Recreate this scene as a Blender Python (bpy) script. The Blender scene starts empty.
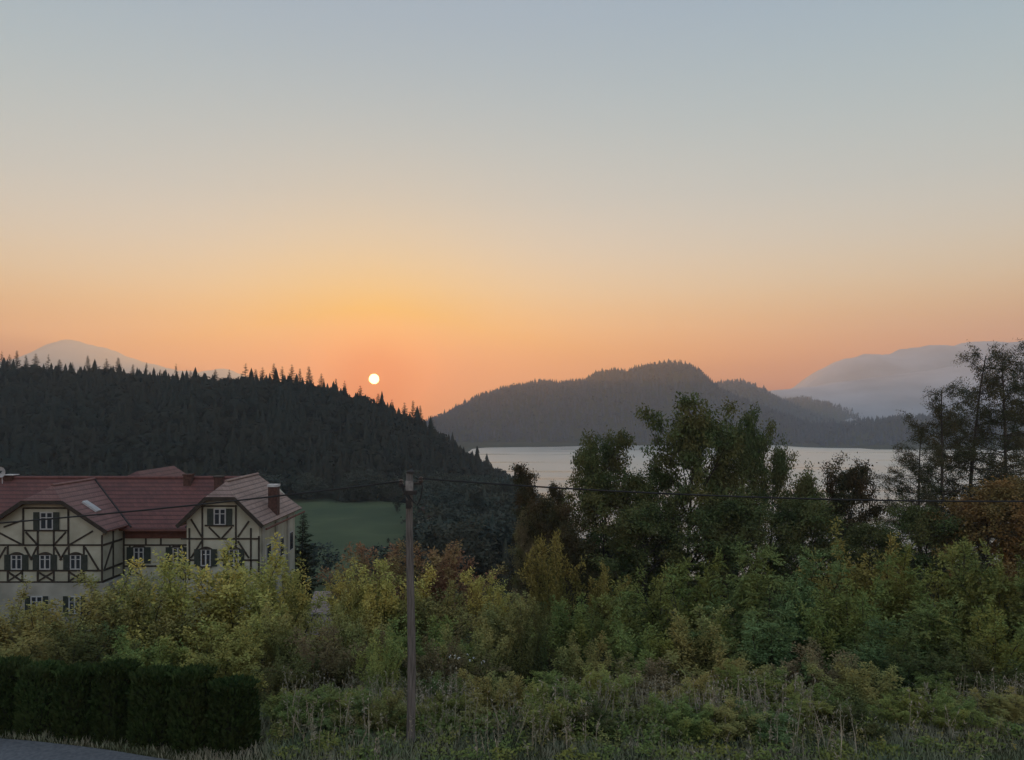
import bpy, math
import numpy as np
from math import radians as R

# ------------------------------------------------------------------ camera, sky, sun, exposure
sc = bpy.context.scene
COL = sc.collection
F, CX, HY, EYE = 773.0, 512.0, 415.0, 60.0        # focal length in px, horizon row, eye height over the lake
cam = bpy.data.cameras.new('camera')
cam_o = bpy.data.objects.new('camera', cam); COL.objects.link(cam_o); sc.camera = cam_o
cam.sensor_width = 36; cam.lens = 36 * F / 1024; cam.shift_y = 35 / 1024
cam.clip_start = .5; cam.clip_end = 60000
cam_o.location = (0, 0, EYE); cam_o.rotation_euler = (R(90), 0, 0)

SUN_AZ, SUN_EL = R(-10.12), R(2.63)
SUN_DIR = np.array([math.sin(SUN_AZ) * math.cos(SUN_EL), math.cos(SUN_AZ) * math.cos(SUN_EL), math.sin(SUN_EL)])
HAZE_DENSITY = 2.05e-4

w = bpy.data.worlds.new('World'); sc.world = w; w.use_nodes = True
nt = w.node_tree; N = nt.nodes; L = nt.links
bg = N['Background']
sky = N.new('ShaderNodeTexSky'); sky.sky_type = 'NISHITA'; sky.sun_disc = False
sky.sun_elevation = SUN_EL; sky.sun_rotation = SUN_AZ
sky.air_density = 1; sky.dust_density = 2; sky.ozone_density = 4
tc = N.new('ShaderNodeTexCoord')
sep = N.new('ShaderNodeSeparateXYZ'); L.new(tc.outputs['Generated'], sep.inputs[0])
ramp = N.new('ShaderNodeValToRGB'); L.new(sep.outputs[2], ramp.inputs[0])
SKY_STOPS = [(0.0, (.42, .04, .0)), (.04, (.58, .08, .0)), (.08, (.86, .23, .0)), (.12, (.98, .53, .17)), (.16, (.93, .70, .41)), (.21, (.79, .72, .57)),
             (.27, (.64, .67, .61)), (.36, (.49, .60, .61)), (.455, (.38, .51, .60)), (.6, (.36, .46, .60)), (1.0, (.35, .43, .54))]
SKY_STOPS = [(p, tuple(v / 3 for v in c)) for p, c in SKY_STOPS]      # a ramp holds at most 1: scaled back by 3 below
el = ramp.color_ramp.elements
el[0].position, el[0].color = SKY_STOPS[0][0], (*SKY_STOPS[0][1], 1)
el[1].position, el[1].color = SKY_STOPS[-1][0], (*SKY_STOPS[-1][1], 1)
for p, c in SKY_STOPS[1:-1]:
    e = el.new(p); e.color = (*c, 1)
ramp.color_ramp.interpolation = 'B_SPLINE'
dot = N.new('ShaderNodeVectorMath'); dot.operation = 'DOT_PRODUCT'
L.new(tc.outputs['Generated'], dot.inputs[0]); dot.inputs[1].default_value = SUN_DIR
cl = N.new('ShaderNodeMath'); cl.operation = 'MAXIMUM'; L.new(dot.outputs['Value'], cl.inputs[0]); cl.inputs[1].default_value = 0

def lobe(power, col):
    p = N.new('ShaderNodeMath'); p.operation = 'POWER'; L.new(cl.outputs[0], p.inputs[0]); p.inputs[1].default_value = power
    m = N.new('ShaderNodeVectorMath'); m.operation = 'SCALE'; m.inputs[0].default_value = col; L.new(p.outputs[0], m.inputs['Scale'])
    return m.outputs[0]

def vadd(a, b):
    v = N.new('ShaderNodeVectorMath'); v.operation = 'ADD'; L.new(a, v.inputs[0]); L.new(b, v.inputs[1]); return v.outputs[0]

r3 = N.new('ShaderNodeVectorMath'); r3.operation = 'SCALE'; r3.inputs['Scale'].default_value = 3; L.new(ramp.outputs[0], r3.inputs[0])
acc = r3.outputs[0]
for pw, c in ((16, (.05, .0, -.03)), (70, (.34, .05, -.25)), (450, (1.1, .36, -.22))):
    acc = vadd(acc, lobe(pw, c))
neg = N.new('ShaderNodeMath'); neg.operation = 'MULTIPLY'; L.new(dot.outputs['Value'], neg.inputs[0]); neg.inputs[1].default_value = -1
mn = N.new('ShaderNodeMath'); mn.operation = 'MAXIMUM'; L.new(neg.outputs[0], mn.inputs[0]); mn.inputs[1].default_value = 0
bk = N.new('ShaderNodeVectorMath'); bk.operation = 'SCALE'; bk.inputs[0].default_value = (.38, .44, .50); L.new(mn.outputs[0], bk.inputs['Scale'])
acc = vadd(acc, bk.outputs[0])                               # added lobe: unseen sky behind the viewer, brightened to fill the foreground
pos = N.new('ShaderNodeVectorMath'); pos.operation = 'MAXIMUM'; L.new(acc, pos.inputs[0]); pos.inputs[1].default_value = (0, 0, 0); acc = pos.outputs[0]
sc1 = N.new('ShaderNodeVectorMath'); sc1.operation = 'SCALE'; sc1.inputs['Scale'].default_value = 1 / .1
L.new(acc, sc1.inputs[0])
mx = N.new('ShaderNodeMix'); mx.data_type = 'RGBA'; mx.inputs['Factor'].default_value = .12
L.new(sc1.outputs[0], mx.inputs['A']); L.new(sky.outputs[0], mx.inputs['B'])
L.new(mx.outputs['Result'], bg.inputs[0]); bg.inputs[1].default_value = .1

sun = bpy.data.lights.new('sun_lamp', 'SUN'); sun.energy = 3.4; sun.angle = R(.5); sun.color = (1, .42, .08)
sun_o = bpy.data.objects.new('sun_lamp', sun); COL.objects.link(sun_o)
from mathutils import Vector
sun_o.rotation_euler = Vector(SUN_DIR).to_track_quat('Z', 'Y').to_euler()
sun_o.location = (0, 0, 300)

vs = sc.view_settings
vs.view_transform = 'Standard'; vs.look = 'None'; vs.exposure = 0; vs.gamma = 1; vs.use_curve_mapping = False
cy = sc.cycles
cy.max_bounces = 5; cy.diffuse_bounces = 3; cy.glossy_bounces = 2; cy.transmission_bounces = 2; cy.volume_bounces = 1
cy.transparent_max_bounces = 6; cy.use_denoising = True; cy.sample_clamp_indirect = 4

# ------------------------------------------------------------------ helpers
def wp(px, py, Y):
    return np.array([(px - CX) * Y / F, Y, EYE - (py - HY) * Y / F])

def vnoise(x, y, seed):
    r = np.random.RandomState(seed).rand(64, 64)
    xi = np.floor(x).astype(int); yi = np.floor(y).astype(int)
    fx = x - xi; fy = y - yi
    fx = fx * fx * (3 - 2 * fx); fy = fy * fy * (3 - 2 * fy)
    g = lambda a, b: r[a % 64, b % 64]
    return (g(xi, yi) * (1 - fx) + g(xi + 1, yi) * fx) * (1 - fy) + (g(xi, yi + 1) * (1 - fx) + g(xi + 1, yi + 1) * fx) * fy - .5

def fbm(x, y, seed, o=4):
    s = 0; a = 1
    for i in range(o):
        s = s + a * vnoise(x * 2 ** i, y * 2 ** i, seed + i); a *= .5
    return s

def sstep(a, b, x):
    t = np.clip((x - a) / (b - a), 0, 1); return t * t * (3 - 2 * t)

def mesh_np(name, V, faces, mats, smooth=False):
    """faces: list of (int array n x k) blocks, mats: material or list of (material) with one index array"""
    me = bpy.data.meshes.new(name)
    V = np.asarray(V, np.float32)
    me.vertices.add(len(V)); me.vertices.foreach_set('co', V.ravel())
    idx = np.concatenate([f.ravel() for f in faces]).astype(np.int32)
    tot = np.concatenate([np.full(len(f), f.shape[1], np.int32) for f in faces])
    st = np.concatenate([[0], np.cumsum(tot)[:-1]]).astype(np.int32)
    me.loops.add(len(idx)); me.loops.foreach_set('vertex_index', idx)
    me.polygons.add(len(tot)); me.polygons.foreach_set('loop_start', st)
    if smooth: me.polygons.foreach_set('use_smooth', np.ones(len(tot), bool))
    me.update(calc_edges=True)
    if mats is not None: me.materials.append(mats)
    return me

def tag(o, label=None, cat=None, group=None, kind=None):
    if label: o['label'] = label
    if cat: o['category'] = cat
    if group: o['group'] = group
    if kind: o['kind'] = kind
    return o

def link(name, data, parent=None, mat=None):
    o = bpy.data.objects.new(name, data); COL.objects.link(o)
    if parent is not None: o.parent = parent
    if mat is not None and data is not None:
        o.material_slots[0].link = 'OBJECT'; o.material_slots[0].material = mat
    return o

def empty(name, loc, rz=0, label=None, cat=None, group=None):
    o = link(name, None); o.location = loc; o.rotation_euler = (0, 0, rz); o.empty_display_size = .3
    return tag(o, label, cat, group)

class MB:
    def __init__(s): s.v = []; s.f = []
    def add(s, vs, fs):
        b = len(s.v); s.v += [tuple(map(float, p)) for p in vs]; s.f += [tuple(i + b for i in f) for f in fs]; return s
    def box(s, x0, x1, y0, y1, z0, z1):
        return s.add([(x0, y0, z0), (x1, y0, z0), (x1, y1, z0), (x0, y1, z0), (x0, y0, z1), (x1, y0, z1), (x1, y1, z1), (x0, y1, z1)],
                     [(0, 3, 2, 1), (4, 5, 6, 7), (0, 1, 5, 4), (1, 2, 6, 5), (2, 3, 7, 6), (3, 0, 4, 7)])
    def prism(s, poly, vec):
        n = len(poly); p = [np.array(q, float) for q in poly]; vec = np.array(vec, float)
        return s.add(p + [q + vec for q in p], [tuple(range(n))[::-1], tuple(range(n, 2 * n))] +
                     [(i, (i + 1) % n, (i + 1) % n + n, i + n) for i in range(n)])
    def bar(s, a, b, wd, nrm, th):
        """flat timber from a to b, width wd, standing th proud along nrm"""
        a = np.array(a, float); b = np.array(b, float); nrm = np.array(nrm, float)
        t = b - a; t /= np.linalg.norm(t); u = np.cross(nrm, t); u /= np.linalg.norm(u)
        return s.prism([a - u * wd / 2, b - u * wd / 2, b + u * wd / 2, a + u * wd / 2], nrm * th)
    def tube(s, pts, radii, n=8, cap=True):
        pts = np.array(pts, float); m = len(pts); radii = np.broadcast_to(radii, m)
        T = np.gradient(pts, axis=0); T /= np.linalg.norm(T, axis=1)[:, None]
        ref = np.array([1, 0, 0.]) if abs(T[0][0]) < .8 else np.array([0, 1., 0])
        vs = []
        for p, t, r in zip(pts, T, radii):
            u = np.cross(t, ref); u /= np.linalg.norm(u); v = np.cross(t, u)
            for k in range(n):
                a = 2 * math.pi * k / n; vs.append(p + r * (math.cos(a) * u + math.sin(a) * v))
        fs = [(i * n + k, i * n + (k + 1) % n, (i + 1) * n + (k + 1) % n, (i + 1) * n + k) for i in range(m - 1) for k in range(n)]
        if cap: fs += [tuple(range(n))[::-1], tuple(range((m - 1) * n, m * n))]
        return s.add(vs, fs)
    def build(s, name, mat, parent=None, bevel=0, smooth=False):
        me = bpy.data.meshes.new(name); me.from_pydata(s.v, [], s.f); me.materials.append(mat)
        import bmesh
        bm = bmesh.new(); bm.from_mesh(me); bmesh.ops.recalc_face_normals(bm, faces=bm.faces)
        if bevel: bmesh.ops.bevel(bm, geom=list(bm.edges), offset=bevel, segments=1, affect='EDGES')
        bm.to_mesh(me); bm.free()
        if smooth: me.polygons.foreach_set('use_smooth', [True] * len(me.polygons))
        return link(name, me, parent)

# ------------------------------------------------------------------ materials
def newmat(name):
    m = bpy.data.materials.new(name); m.use_nodes = True
    return m, m.node_tree.nodes, m.node_tree.links, m.node_tree.nodes['Principled BSDF']

def noise_mat(name, c1, c2, scale=3, rough=.85, bump=.0, detail=6, lo=.35, hi=.65, dist=.05, stretch=None, spec=.3):
    m, n, l, b = newmat(name)
    tcn = n.new('ShaderNodeTexCoord'); mp = n.new('ShaderNodeMapping'); l.new(tcn.outputs['Object'], mp.inputs[0])
    if stretch: mp.inputs['Scale'].default_value = stretch
    t = n.new('ShaderNodeTexNoise'); t.inputs['Scale'].default_value = scale; t.inputs['Detail'].default_value = detail
    l.new(mp.outputs[0], t.inputs['Vector'])
    r = n.new('ShaderNodeValToRGB'); r.color_ramp.elements[0].position = lo; r.color_ramp.elements[1].position = hi
    r.color_ramp.elements[0].color = (*c1, 1); r.color_ramp.elements[1].color = (*c2, 1)
    l.new(t.outputs[0], r.inputs[0]); l.new(r.outputs[0], b.inputs['Base Color'])
    b.inputs['Roughness'].default_value = rough; b.inputs['Specular IOR Level'].default_value = spec
    if bump:
        bu = n.new('ShaderNodeBump'); bu.inputs['Strength'].default_value = bump; bu.inputs['Distance'].default_value = dist
        l.new(t.outputs[0], bu.inputs['Height']); l.new(bu.outputs[0], b.inputs['Normal'])
    return m

def leaf_mat(name, c1, c2, c3, patch=.45, trans=.18, amt=.5, gainv=1.95):
    """every leaf its own tone between c1 and c2, whole sprays turning to c3"""
    m, n, l, b = newmat(name)
    n.remove(b)
    geo = n.new('ShaderNodeNewGeometry'); oi = n.new('ShaderNodeObjectInfo')
    r = n.new('ShaderNodeValToRGB'); r.color_ramp.elements[0].color = (*c1, 1); r.color_ramp.elements[1].color = (*c2, 1)
    l.new(geo.outputs['Random Per Island'], r.inputs[0])
    t = n.new('ShaderNodeTexNoise'); t.noise_dimensions = '4D'; t.inputs['Scale'].default_value = patch; t.inputs['Detail'].default_value = 3
    l.new(geo.outputs['Position'], t.inputs['Vector']); l.new(oi.outputs['Random'], t.inputs['W'])
    r2 = n.new('ShaderNodeValToRGB'); r2.color_ramp.elements[0].position = .5 - amt * .18; r2.color_ramp.elements[1].position = .5 + (1 - amt) * .3
    l.new(t.outputs[0], r2.inputs[0])
    mxn = n.new('ShaderNodeMix'); mxn.data_type = 'RGBA'; l.new(r2.outputs[0], mxn.inputs['Factor'])
    l.new(r.outputs[0], mxn.inputs['A']); mxn.inputs['B'].default_value = (*c3, 1)
    hv = n.new('ShaderNodeHueSaturation'); l.new(mxn.outputs['Result'], hv.inputs['Color'])
    va = n.new('ShaderNodeMapRange'); va.inputs['To Min'].default_value = .8; va.inputs['To Max'].default_value = 1.2
    l.new(oi.outputs['Random'], va.inputs['Value']); l.new(va.outputs[0], hv.inputs['Value'])
    hv.inputs['Saturation'].default_value = 1.0; gain = n.new('ShaderNodeVectorMath'); gain.operation = 'SCALE'; gain.inputs['Scale'].default_value = gainv; l.new(hv.outputs[0], gain.inputs[0])
    d = n.new('ShaderNodeBsdfDiffuse'); tr = n.new('ShaderNodeBsdfTranslucent')
    l.new(gain.outputs[0], d.inputs[0]); l.new(gain.outputs[0], tr.inputs[0])
    ms = n.new('ShaderNodeMixShader'); ms.inputs[0].default_value = trans
    l.new(d.outputs[0], ms.inputs[1]); l.new(tr.outputs[0], ms.inputs[2]); l.new(ms.outputs[0], n['Material Output'].inputs[0])
    return m

M = {}
M['grass_ground'] = noise_mat('grass_ground', (.035, .045, .016), (.075, .07, .03), 1.3, .95, .4)
M['meadow'] = noise_mat('meadow', (.055, .095, .022), (.085, .125, .03), .05, .95)
M['forest_floor'] = noise_mat('forest_floor', (.016, .022, .012), (.035, .038, .018), .08, .95)
M['rock'] = noise_mat('mountain_rock', (.26, .27, .30), (.46, .45, .48), .0035, .95, .5, 8, dist=40)  # pale limestone, lightened further to stand in for part of the haze
M['asphalt'] = noise_mat('asphalt', (.10, .105, .115), (.16, .165, .175), 9, .75, .3, 8, dist=.01)
M['plaster'] = noise_mat('cream_plaster', (.285, .275, .215), (.42, .41, .34), .7, .9, .05)
M['plinth'] = noise_mat('grey_plaster', (.24, .23, .20), (.35, .335, .295), .7, .9, .05)
M['timber'] = noise_mat('dark_timber', (.022, .018, .015), (.045, .034, .026), 4, .8, .2)
M['shutter'] = noise_mat('shutter_paint', (.020, .028, .024), (.034, .042, .036), 5, .6)
M['frame_white'] = noise_mat('white_paint', (.33, .33, .335), (.42, .42, .425), 3, .5)
M['redwood'] = noise_mat('red_board', (.075, .028, .02), (.11, .04, .028), 3, .75)
M['brick'] = noise_mat('chimney_brick', (.05, .026, .022), (.10, .048, .038), 6, .9, .3)
M['orange_brick'] = noise_mat('orange_brick', (.22, .10, .065), (.30, .14, .09), 5, .9, .3)
M['metal'] = noise_mat('zinc', (.36, .36, .37), (.50, .50, .50), 4, .45)
M['pole_wood'] = noise_mat('weathered_pole', (.075, .066, .06), (.17, .15, .138), 5, .9, .4, 6, stretch=(6, 6, .35), dist=.01)
M['iron'] = noise_mat('dark_iron', (.018, .017, .017), (.035, .03, .028), 8, .6)
M['porcelain'] = noise_mat('porcelain', (.05, .036, .03), (.08, .055, .045), 5, .3)
M['cable'] = noise_mat('cable_rubber', (.012, .012, .013), (.02, .02, .02), 5, .6)
M['plate'] = noise_mat('weathered_plate', (.16, .15, .14), (.26, .24, .23), 9, .7)
M['pale_shingle'] = noise_mat('pale_shingle', (.16, .12, .105), (.50, .40, .36), 9, .9, .4, stretch=(.6, 1, 4))
M['bark'] = noise_mat('bark', (.025, .02, .016), (.06, .05, .04), 7, .95, .5)
M['bark_grey'] = noise_mat('bark_grey', (.04, .034, .03), (.085, .07, .06), 7, .95, .5)
M['white_fleck'] = noise_mat('pale_fleck', (.6, .6, .58), (.75, .75, .72), 5, .7)
m, n, l, b = newmat('window_glass'); b.inputs['Base Color'].default_value = (.03, .035, .045, 1); b.inputs['Roughness'].default_value = .08
b.inputs['Specular IOR Level'].default_value = .6; M['glass'] = m

def tile_mat(name, c1, c2, cm):
    m, n, l, b = newmat(name)
    g = n.new('ShaderNodeTexCoord'); s = n.new('ShaderNodeSeparateXYZ'); l.new(g.outputs['Object'], s.inputs[0])
    a = n.new('ShaderNodeMath'); a.operation = 'ADD'; l.new(s.outputs[0], a.inputs[0]); l.new(s.outputs[1], a.inputs[1])
    c = n.new('ShaderNodeCombineXYZ'); l.new(a.outputs[0], c.inputs[0]); l.new(s.outputs[2], c.inputs[1])
    br = n.new('ShaderNodeTexBrick'); l.new(c.outputs[0], br.inputs['Vector'])
    br.inputs['Scale'].default_value = 1; br.inputs['Brick Width'].default_value = .26; br.inputs['Row Height'].default_value = .27
    br.inputs['Mortar Size'].default_value = .006; br.inputs['Mortar Smooth'].default_value = .4
    br.inputs['Color1'].default_value = (*c1, 1); br.inputs['Color2'].default_value = (*c2, 1); br.inputs['Mortar'].default_value = (*cm, 1)
    t = n.new('ShaderNodeTexNoise'); t.inputs['Scale'].default_value = .7; t.inputs['Detail'].default_value = 5; l.new(g.outputs['Object'], t.inputs['Vector'])
    mr = n.new('ShaderNodeMapRange'); mr.inputs['To Min'].default_value = .6; mr.inputs['To Max'].default_value = 1.35; l.new(t.outputs[0], mr.inputs['Value'])
    hv = n.new('ShaderNodeHueSaturation'); l.new(br.outputs['Color'], hv.inputs['Color']); l.new(mr.outputs[0], hv.inputs['Value'])
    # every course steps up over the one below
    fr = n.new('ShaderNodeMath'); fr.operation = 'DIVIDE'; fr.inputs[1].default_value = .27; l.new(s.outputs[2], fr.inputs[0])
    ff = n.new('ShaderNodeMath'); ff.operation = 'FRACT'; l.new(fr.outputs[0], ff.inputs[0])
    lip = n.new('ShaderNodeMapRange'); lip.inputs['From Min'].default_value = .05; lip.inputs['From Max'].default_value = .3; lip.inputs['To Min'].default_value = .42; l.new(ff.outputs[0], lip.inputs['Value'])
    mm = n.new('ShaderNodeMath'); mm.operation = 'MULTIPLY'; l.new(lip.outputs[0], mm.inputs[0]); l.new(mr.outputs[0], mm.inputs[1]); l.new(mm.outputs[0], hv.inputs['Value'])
    l.new(hv.outputs[0], b.inputs['Base Color']); b.inputs['Roughness'].default_value = .7
    ad = n.new('ShaderNodeMath'); ad.operation = 'SUBTRACT'; l.new(br.outputs['Fac'], ad.inputs[1]); l.new(ff.outputs[0], ad.inputs[0])
    ad.inputs[0].default_value = 0
    iv = n.new('ShaderNodeMath'); iv.operation = 'MULTIPLY'; iv.inputs[1].default_value = -1; l.new(ad.outputs[0], iv.inputs[0])
    bu = n.new('ShaderNodeBump'); bu.inputs['Strength'].default_value = .8; bu.inputs['Distance'].default_value = .06
    l.new(iv.outputs[0], bu.inputs['Height']); l.new(bu.outputs[0], b.inputs['Normal'])
    return m
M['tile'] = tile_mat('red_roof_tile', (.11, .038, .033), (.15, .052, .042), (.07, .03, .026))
M['tile_mid'] = tile_mat('part_lit_roof_tile', (.165, .072, .062), (.205, .094, .078), (.08, .035, .03))  # paler tile for the left wing: light on its slope put into the colour
M['tile_lit'] = tile_mat('lit_roof_tile', (.22, .145, .12), (.28, .19, .16), (.14, .07, .06))  # palest tile: the glow of the sun-facing gable slope painted into its colour

m, n, l, b = newmat('lake_water'); n.remove(b)
g = n.new('ShaderNodeNewGeometry'); mp = n.new('ShaderNodeMapping'); mp.inputs['Scale'].default_value = (.25, .6, 1); l.new(g.outputs['Position'], mp.inputs[0])
t = n.new('ShaderNodeTexNoise'); t.inputs['Scale'].default_value = .8; t.inputs['Detail'].default_value = 4; l.new(mp.outputs[0], t.inputs['Vector'])
bu = n.new('ShaderNodeBump'); bu.inputs['Strength'].default_value = .06; bu.inputs['Distance'].default_value = .3
l.new(t.outputs[0], bu.inputs['Height'])
df = n.new('ShaderNodeBsdfDiffuse'); df.inputs[0].default_value = (.03, .045, .05, 1)
gl = n.new('ShaderNodeBsdfGlossy'); gl.distribution = 'MULTI_GGX'; gl.inputs['Color'].default_value = (1, .95, .87, 1); l.new(bu.outputs[0], gl.inputs['Normal'])
fz = n.new('ShaderNodeFresnel'); fz.inputs[0].default_value = 1.9
mp2 = n.new('ShaderNodeMapping'); mp2.inputs['Scale'].default_value = (.12, 1, 1); l.new(g.outputs['Position'], mp2.inputs[0])
t2 = n.new('ShaderNodeTexNoise'); t2.inputs['Scale'].default_value = .02; t2.inputs['Detail'].default_value = 3; l.new(mp2.outputs[0], t2.inputs['Vector'])
mr = n.new('ShaderNodeMapRange'); mr.inputs['From Min'].default_value = .35; mr.inputs['From Max'].default_value = .6; mr.inputs['To Min'].default_value = .27; mr.inputs['To Max'].default_value = .42; l.new(t2.outputs[0], mr.inputs['Value']); l.new(mr.outputs[0], gl.inputs['Roughness'])
ms = n.new('ShaderNodeMixShader'); l.new(fz.outputs[0], ms.inputs[0]); l.new(df.outputs[0], ms.inputs[1]); l.new(gl.outputs[0], ms.inputs[2]); l.new(ms.outputs[0], n['Material Output'].inputs[0])
M['water'] = m

LEAF = {
 'green':      leaf_mat('leaf_green', (.055, .085, .028), (.12, .15, .05), (.13, .13, .035)),
 'fresh':      leaf_mat('leaf_fresh', (.065, .095, .032), (.135, .16, .055), (.18, .17, .05)),
 'yellowgreen':leaf_mat('leaf_yellowgreen', (.13, .145, .045), (.24, .235, .075), (.30, .24, .07)),
 'yellow':     leaf_mat('leaf_yellow', (.15, .125, .04), (.25, .20, .06), (.13, .13, .04), amt=.35, gainv=1.45),
 'olive':      leaf_mat('leaf_olive', (.085, .10, .038), (.175, .175, .065), (.17, .14, .05)),
 'russet':     leaf_mat('leaf_russet', (.11, .06, .038), (.18, .095, .055), (.15, .12, .05)),
 'autumn':     leaf_mat('leaf_autumn', (.085, .068, .030), (.15, .115, .045), (.15, .085, .034)),
 'brown':      leaf_mat('leaf_brown', (.085, .068, .038), (.15, .115, .065), (.10, .10, .04)),
 'blue':       leaf_mat('leaf_bluegreen', (.048, .078, .032), (.10, .14, .058), (.11, .125, .04)),
 'dark':       leaf_mat('leaf_dark', (.036, .055, .022), (.082, .105, .042), (.095, .09, .034), gainv=1.45),
 'darkbrown':  leaf_mat('leaf_darkbrown', (.036, .04, .02), (.075, .07, .034), (.085, .058, .03), gainv=1.25),
 'larch':      leaf_mat('leaf_larch', (.035, .048, .026), (.08, .085, .045), (.085, .07, .035), gainv=1.2),
 'spruce':     leaf_mat('needle_dark', (.016, .022, .014), (.032, .040, .022), (.03, .03, .016), trans=.1, gainv=1),
 'thuja':      leaf_mat('needle_thuja', (.020, .038, .014), (.048, .075, .026), (.04, .055, .02), trans=.12, patch=1.5, gainv=1.15),
 'wood':       leaf_mat('far_wood', (.015, .020, .017), (.022, .029, .024), (.028, .027, .020), patch=.02, trans=.1, gainv=1),
 'valley':     leaf_mat('valley_leaf', (.030, .042, .036), (.058, .070, .060), (.060, .060, .044), patch=.05, trans=.1, gainv=1.1),
 'far_wood':   leaf_mat('haze_tinted_wood', (.058, .074, .108), (.098, .116, .158), (.09, .10, .12), patch=.006, trans=.1, gainv=.78),  # leaf tone lightened and blued, carrying part of the distant haze
 'grass':      leaf_mat('grass_blades', (.05, .072, .042), (.12, .135, .085), (.17, .155, .115), patch=.5),
 'straw':      leaf_mat('dry_stalks', (.13, .11, .085), (.28, .24, .185), (.11, .11, .07), patch=.4),
 'under':      leaf_mat('undergrowth_leaf', (.03, .045, .018), (.085, .095, .035), (.10, .07, .03), patch=.3),
}

# ------------------------------------------------------------------ ground, lake, hills, mountains
def shore(X):
    return np.interp(X, [-400, -60, 40, 200, 560, 640, 1200], [1380, 1400, 1430, 1500, 1600, 1330, 1250])

def ground(X, Y):
    X = np.asarray(X, float); Y = np.asarray(Y, float)
    z = np.interp(Y, [-400, -20, 10, 22, 25, 29, 36, 54, 70, 100, 150, 190, 300, 340, 380, 430, 620, 9000],
                     [62, 52.5, 50.7, 50.45, 50.15, 48.9, 47.2, 44.9, 40, 34, 28.5, 27, 27, 12, 2, -4, -8, -8])
    zr = np.interp(Y, [-400, 90, 110, 150, 220, 270, 320, 620, 9000], [0, 34, 31, 22, 8, 1.5, -3, -8, -8])
    z = np.where(Y > 90, z + (zr - z) * sstep(-4, 32, X) * sstep(90, 120, Y), z)
    land = np.interp(Y, [300, 420, 700, 9000], [27, 22, 8, 6])
    left = 1 - sstep(-110, -30, X)
    z = np.where(Y > 300, z * (1 - left) + land * left, z)
    sh = shore(X); k = sstep(-30, 50, Y - sh)
    z = z * (1 - k) + 5 * k
    z = z + fbm(X * .11, Y * .11, 3, 3) * np.interp(Y, [15, 24, 60, 200], [.05, .3, .8, 1.6]) * (1 - k)
    return z

def grid_mesh(name, X, Y, Z, mat, smooth=True):
    h, wd = X.shape
    V = np.stack([X, Y, Z], -1).reshape(-1, 3)
    i = np.arange(h * wd).reshape(h, wd)
    Fc = np.stack([i[:-1, :-1], i[:-1, 1:], i[1:, 1:], i[1:, :-1]], -1).reshape(-1, 4)
    return mesh_np(name, V, [Fc], mat, smooth)

s = np.linspace(-1, 1, 241); xs = np.sinh(s * 6.2) / np.sinh(6.2) * 4800
t_ = np.linspace(-1, 1, 321); ys = np.sinh(t_ * 6.4) / np.sinh(6.4) * 4800 + 24
ys = ys[ys > -420]
X, Y = np.meshgrid(xs, ys)
m, n, l, b = newmat('terrain_ground')
g = n.new('ShaderNodeNewGeometry'); sp = n.new('ShaderNodeSeparateXYZ'); l.new(g.outputs['Position'], sp.inputs[0])
def col_noise(c1, c2, scale):
    t = n.new('ShaderNodeTexNoise'); t.inputs['Scale'].default_value = scale; t.inputs['Detail'].default_value = 8; l.new(g.outputs['Position'], t.inputs['Vector'])
    r = n.new('ShaderNodeValToRGB'); r.color_ramp.elements[0].position = .35; r.color_ramp.elements[1].position = .65
    r.color_ramp.elements[0].color = (*c1, 1); r.color_ramp.elements[1].color = (*c2, 1); l.new(t.outputs[0], r.inputs[0]); return r.outputs[0], t.outputs[0]
near, nb = col_noise((.028, .034, .014), (.07, .062, .03), 1.4)
mead, _ = col_noise((.055, .078, .042), (.085, .108, .054), .05)
mr = n.new('ShaderNodeMapRange'); mr.inputs['From Min'].default_value = 105; mr.inputs['From Max'].default_value = 130; l.new(sp.outputs[1], mr.inputs['Value'])
mxn = n.new('ShaderNodeMix'); mxn.data_type = 'RGBA'; l.new(mr.outputs[0], mxn.inputs['Factor']); l.new(near, mxn.inputs['A']); l.new(mead, mxn.inputs['B'])
wdl, _ = col_noise((.018, .024, .013), (.04, .042, .02), .05)                      # woodland floor beyond the meadow and towards the lake
mr2 = n.new('ShaderNodeMapRange'); mr2.inputs['From Min'].default_value = 292; mr2.inputs['From Max'].default_value = 305; l.new(sp.outputs[1], mr2.inputs['Value'])
mr3 = n.new('ShaderNodeMapRange'); mr3.inputs['From Min'].default_value = -28; mr3.inputs['From Max'].default_value = -18; l.new(sp.outputs[0], mr3.inputs['Value'])
mxx = n.new('ShaderNodeMath'); mxx.operation = 'MAXIMUM'; l.new(mr2.outputs[0], mxx.inputs[0]); l.new(mr3.outputs[0], mxx.inputs[1])
mul = n.new('ShaderNodeMath'); mul.operation = 'MULTIPLY'; l.new(mxx.outputs[0], mul.inputs[0]); l.new(mr.outputs[0], mul.inputs[1])
mxb = n.new('ShaderNodeMix'); mxb.data_type = 'RGBA'; l.new(mul.outputs[0], mxb.inputs['Factor']); l.new(mxn.outputs['Result'], mxb.inputs['A']); l.new(wdl, mxb.inputs['B'])
l.new(mxb.outputs['Result'], b.inputs['Base Color']); b.inputs['Roughness'].default_value = .95; b.inputs['Specular IOR Level'].default_value = .1
bu = n.new('ShaderNodeBump'); bu.inputs['Strength'].default_value = .5; bu.inputs['Distance'].default_value = .08; l.new(nb, bu.inputs['Height']); l.new(bu.outputs[0], b.inputs['Normal'])
M['terrain'] = m
tag(link('ground', grid_mesh('ground', X, Y, ground(X, Y), M['terrain'])), kind='structure')

lx, ly = np.meshgrid(np.linspace(-150, 1700, 40), np.linspace(230, 1800, 60))
tag(link('lake', grid_mesh('lake', lx, ly, lx * 0, M['water'])), kind='structure')

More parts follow.
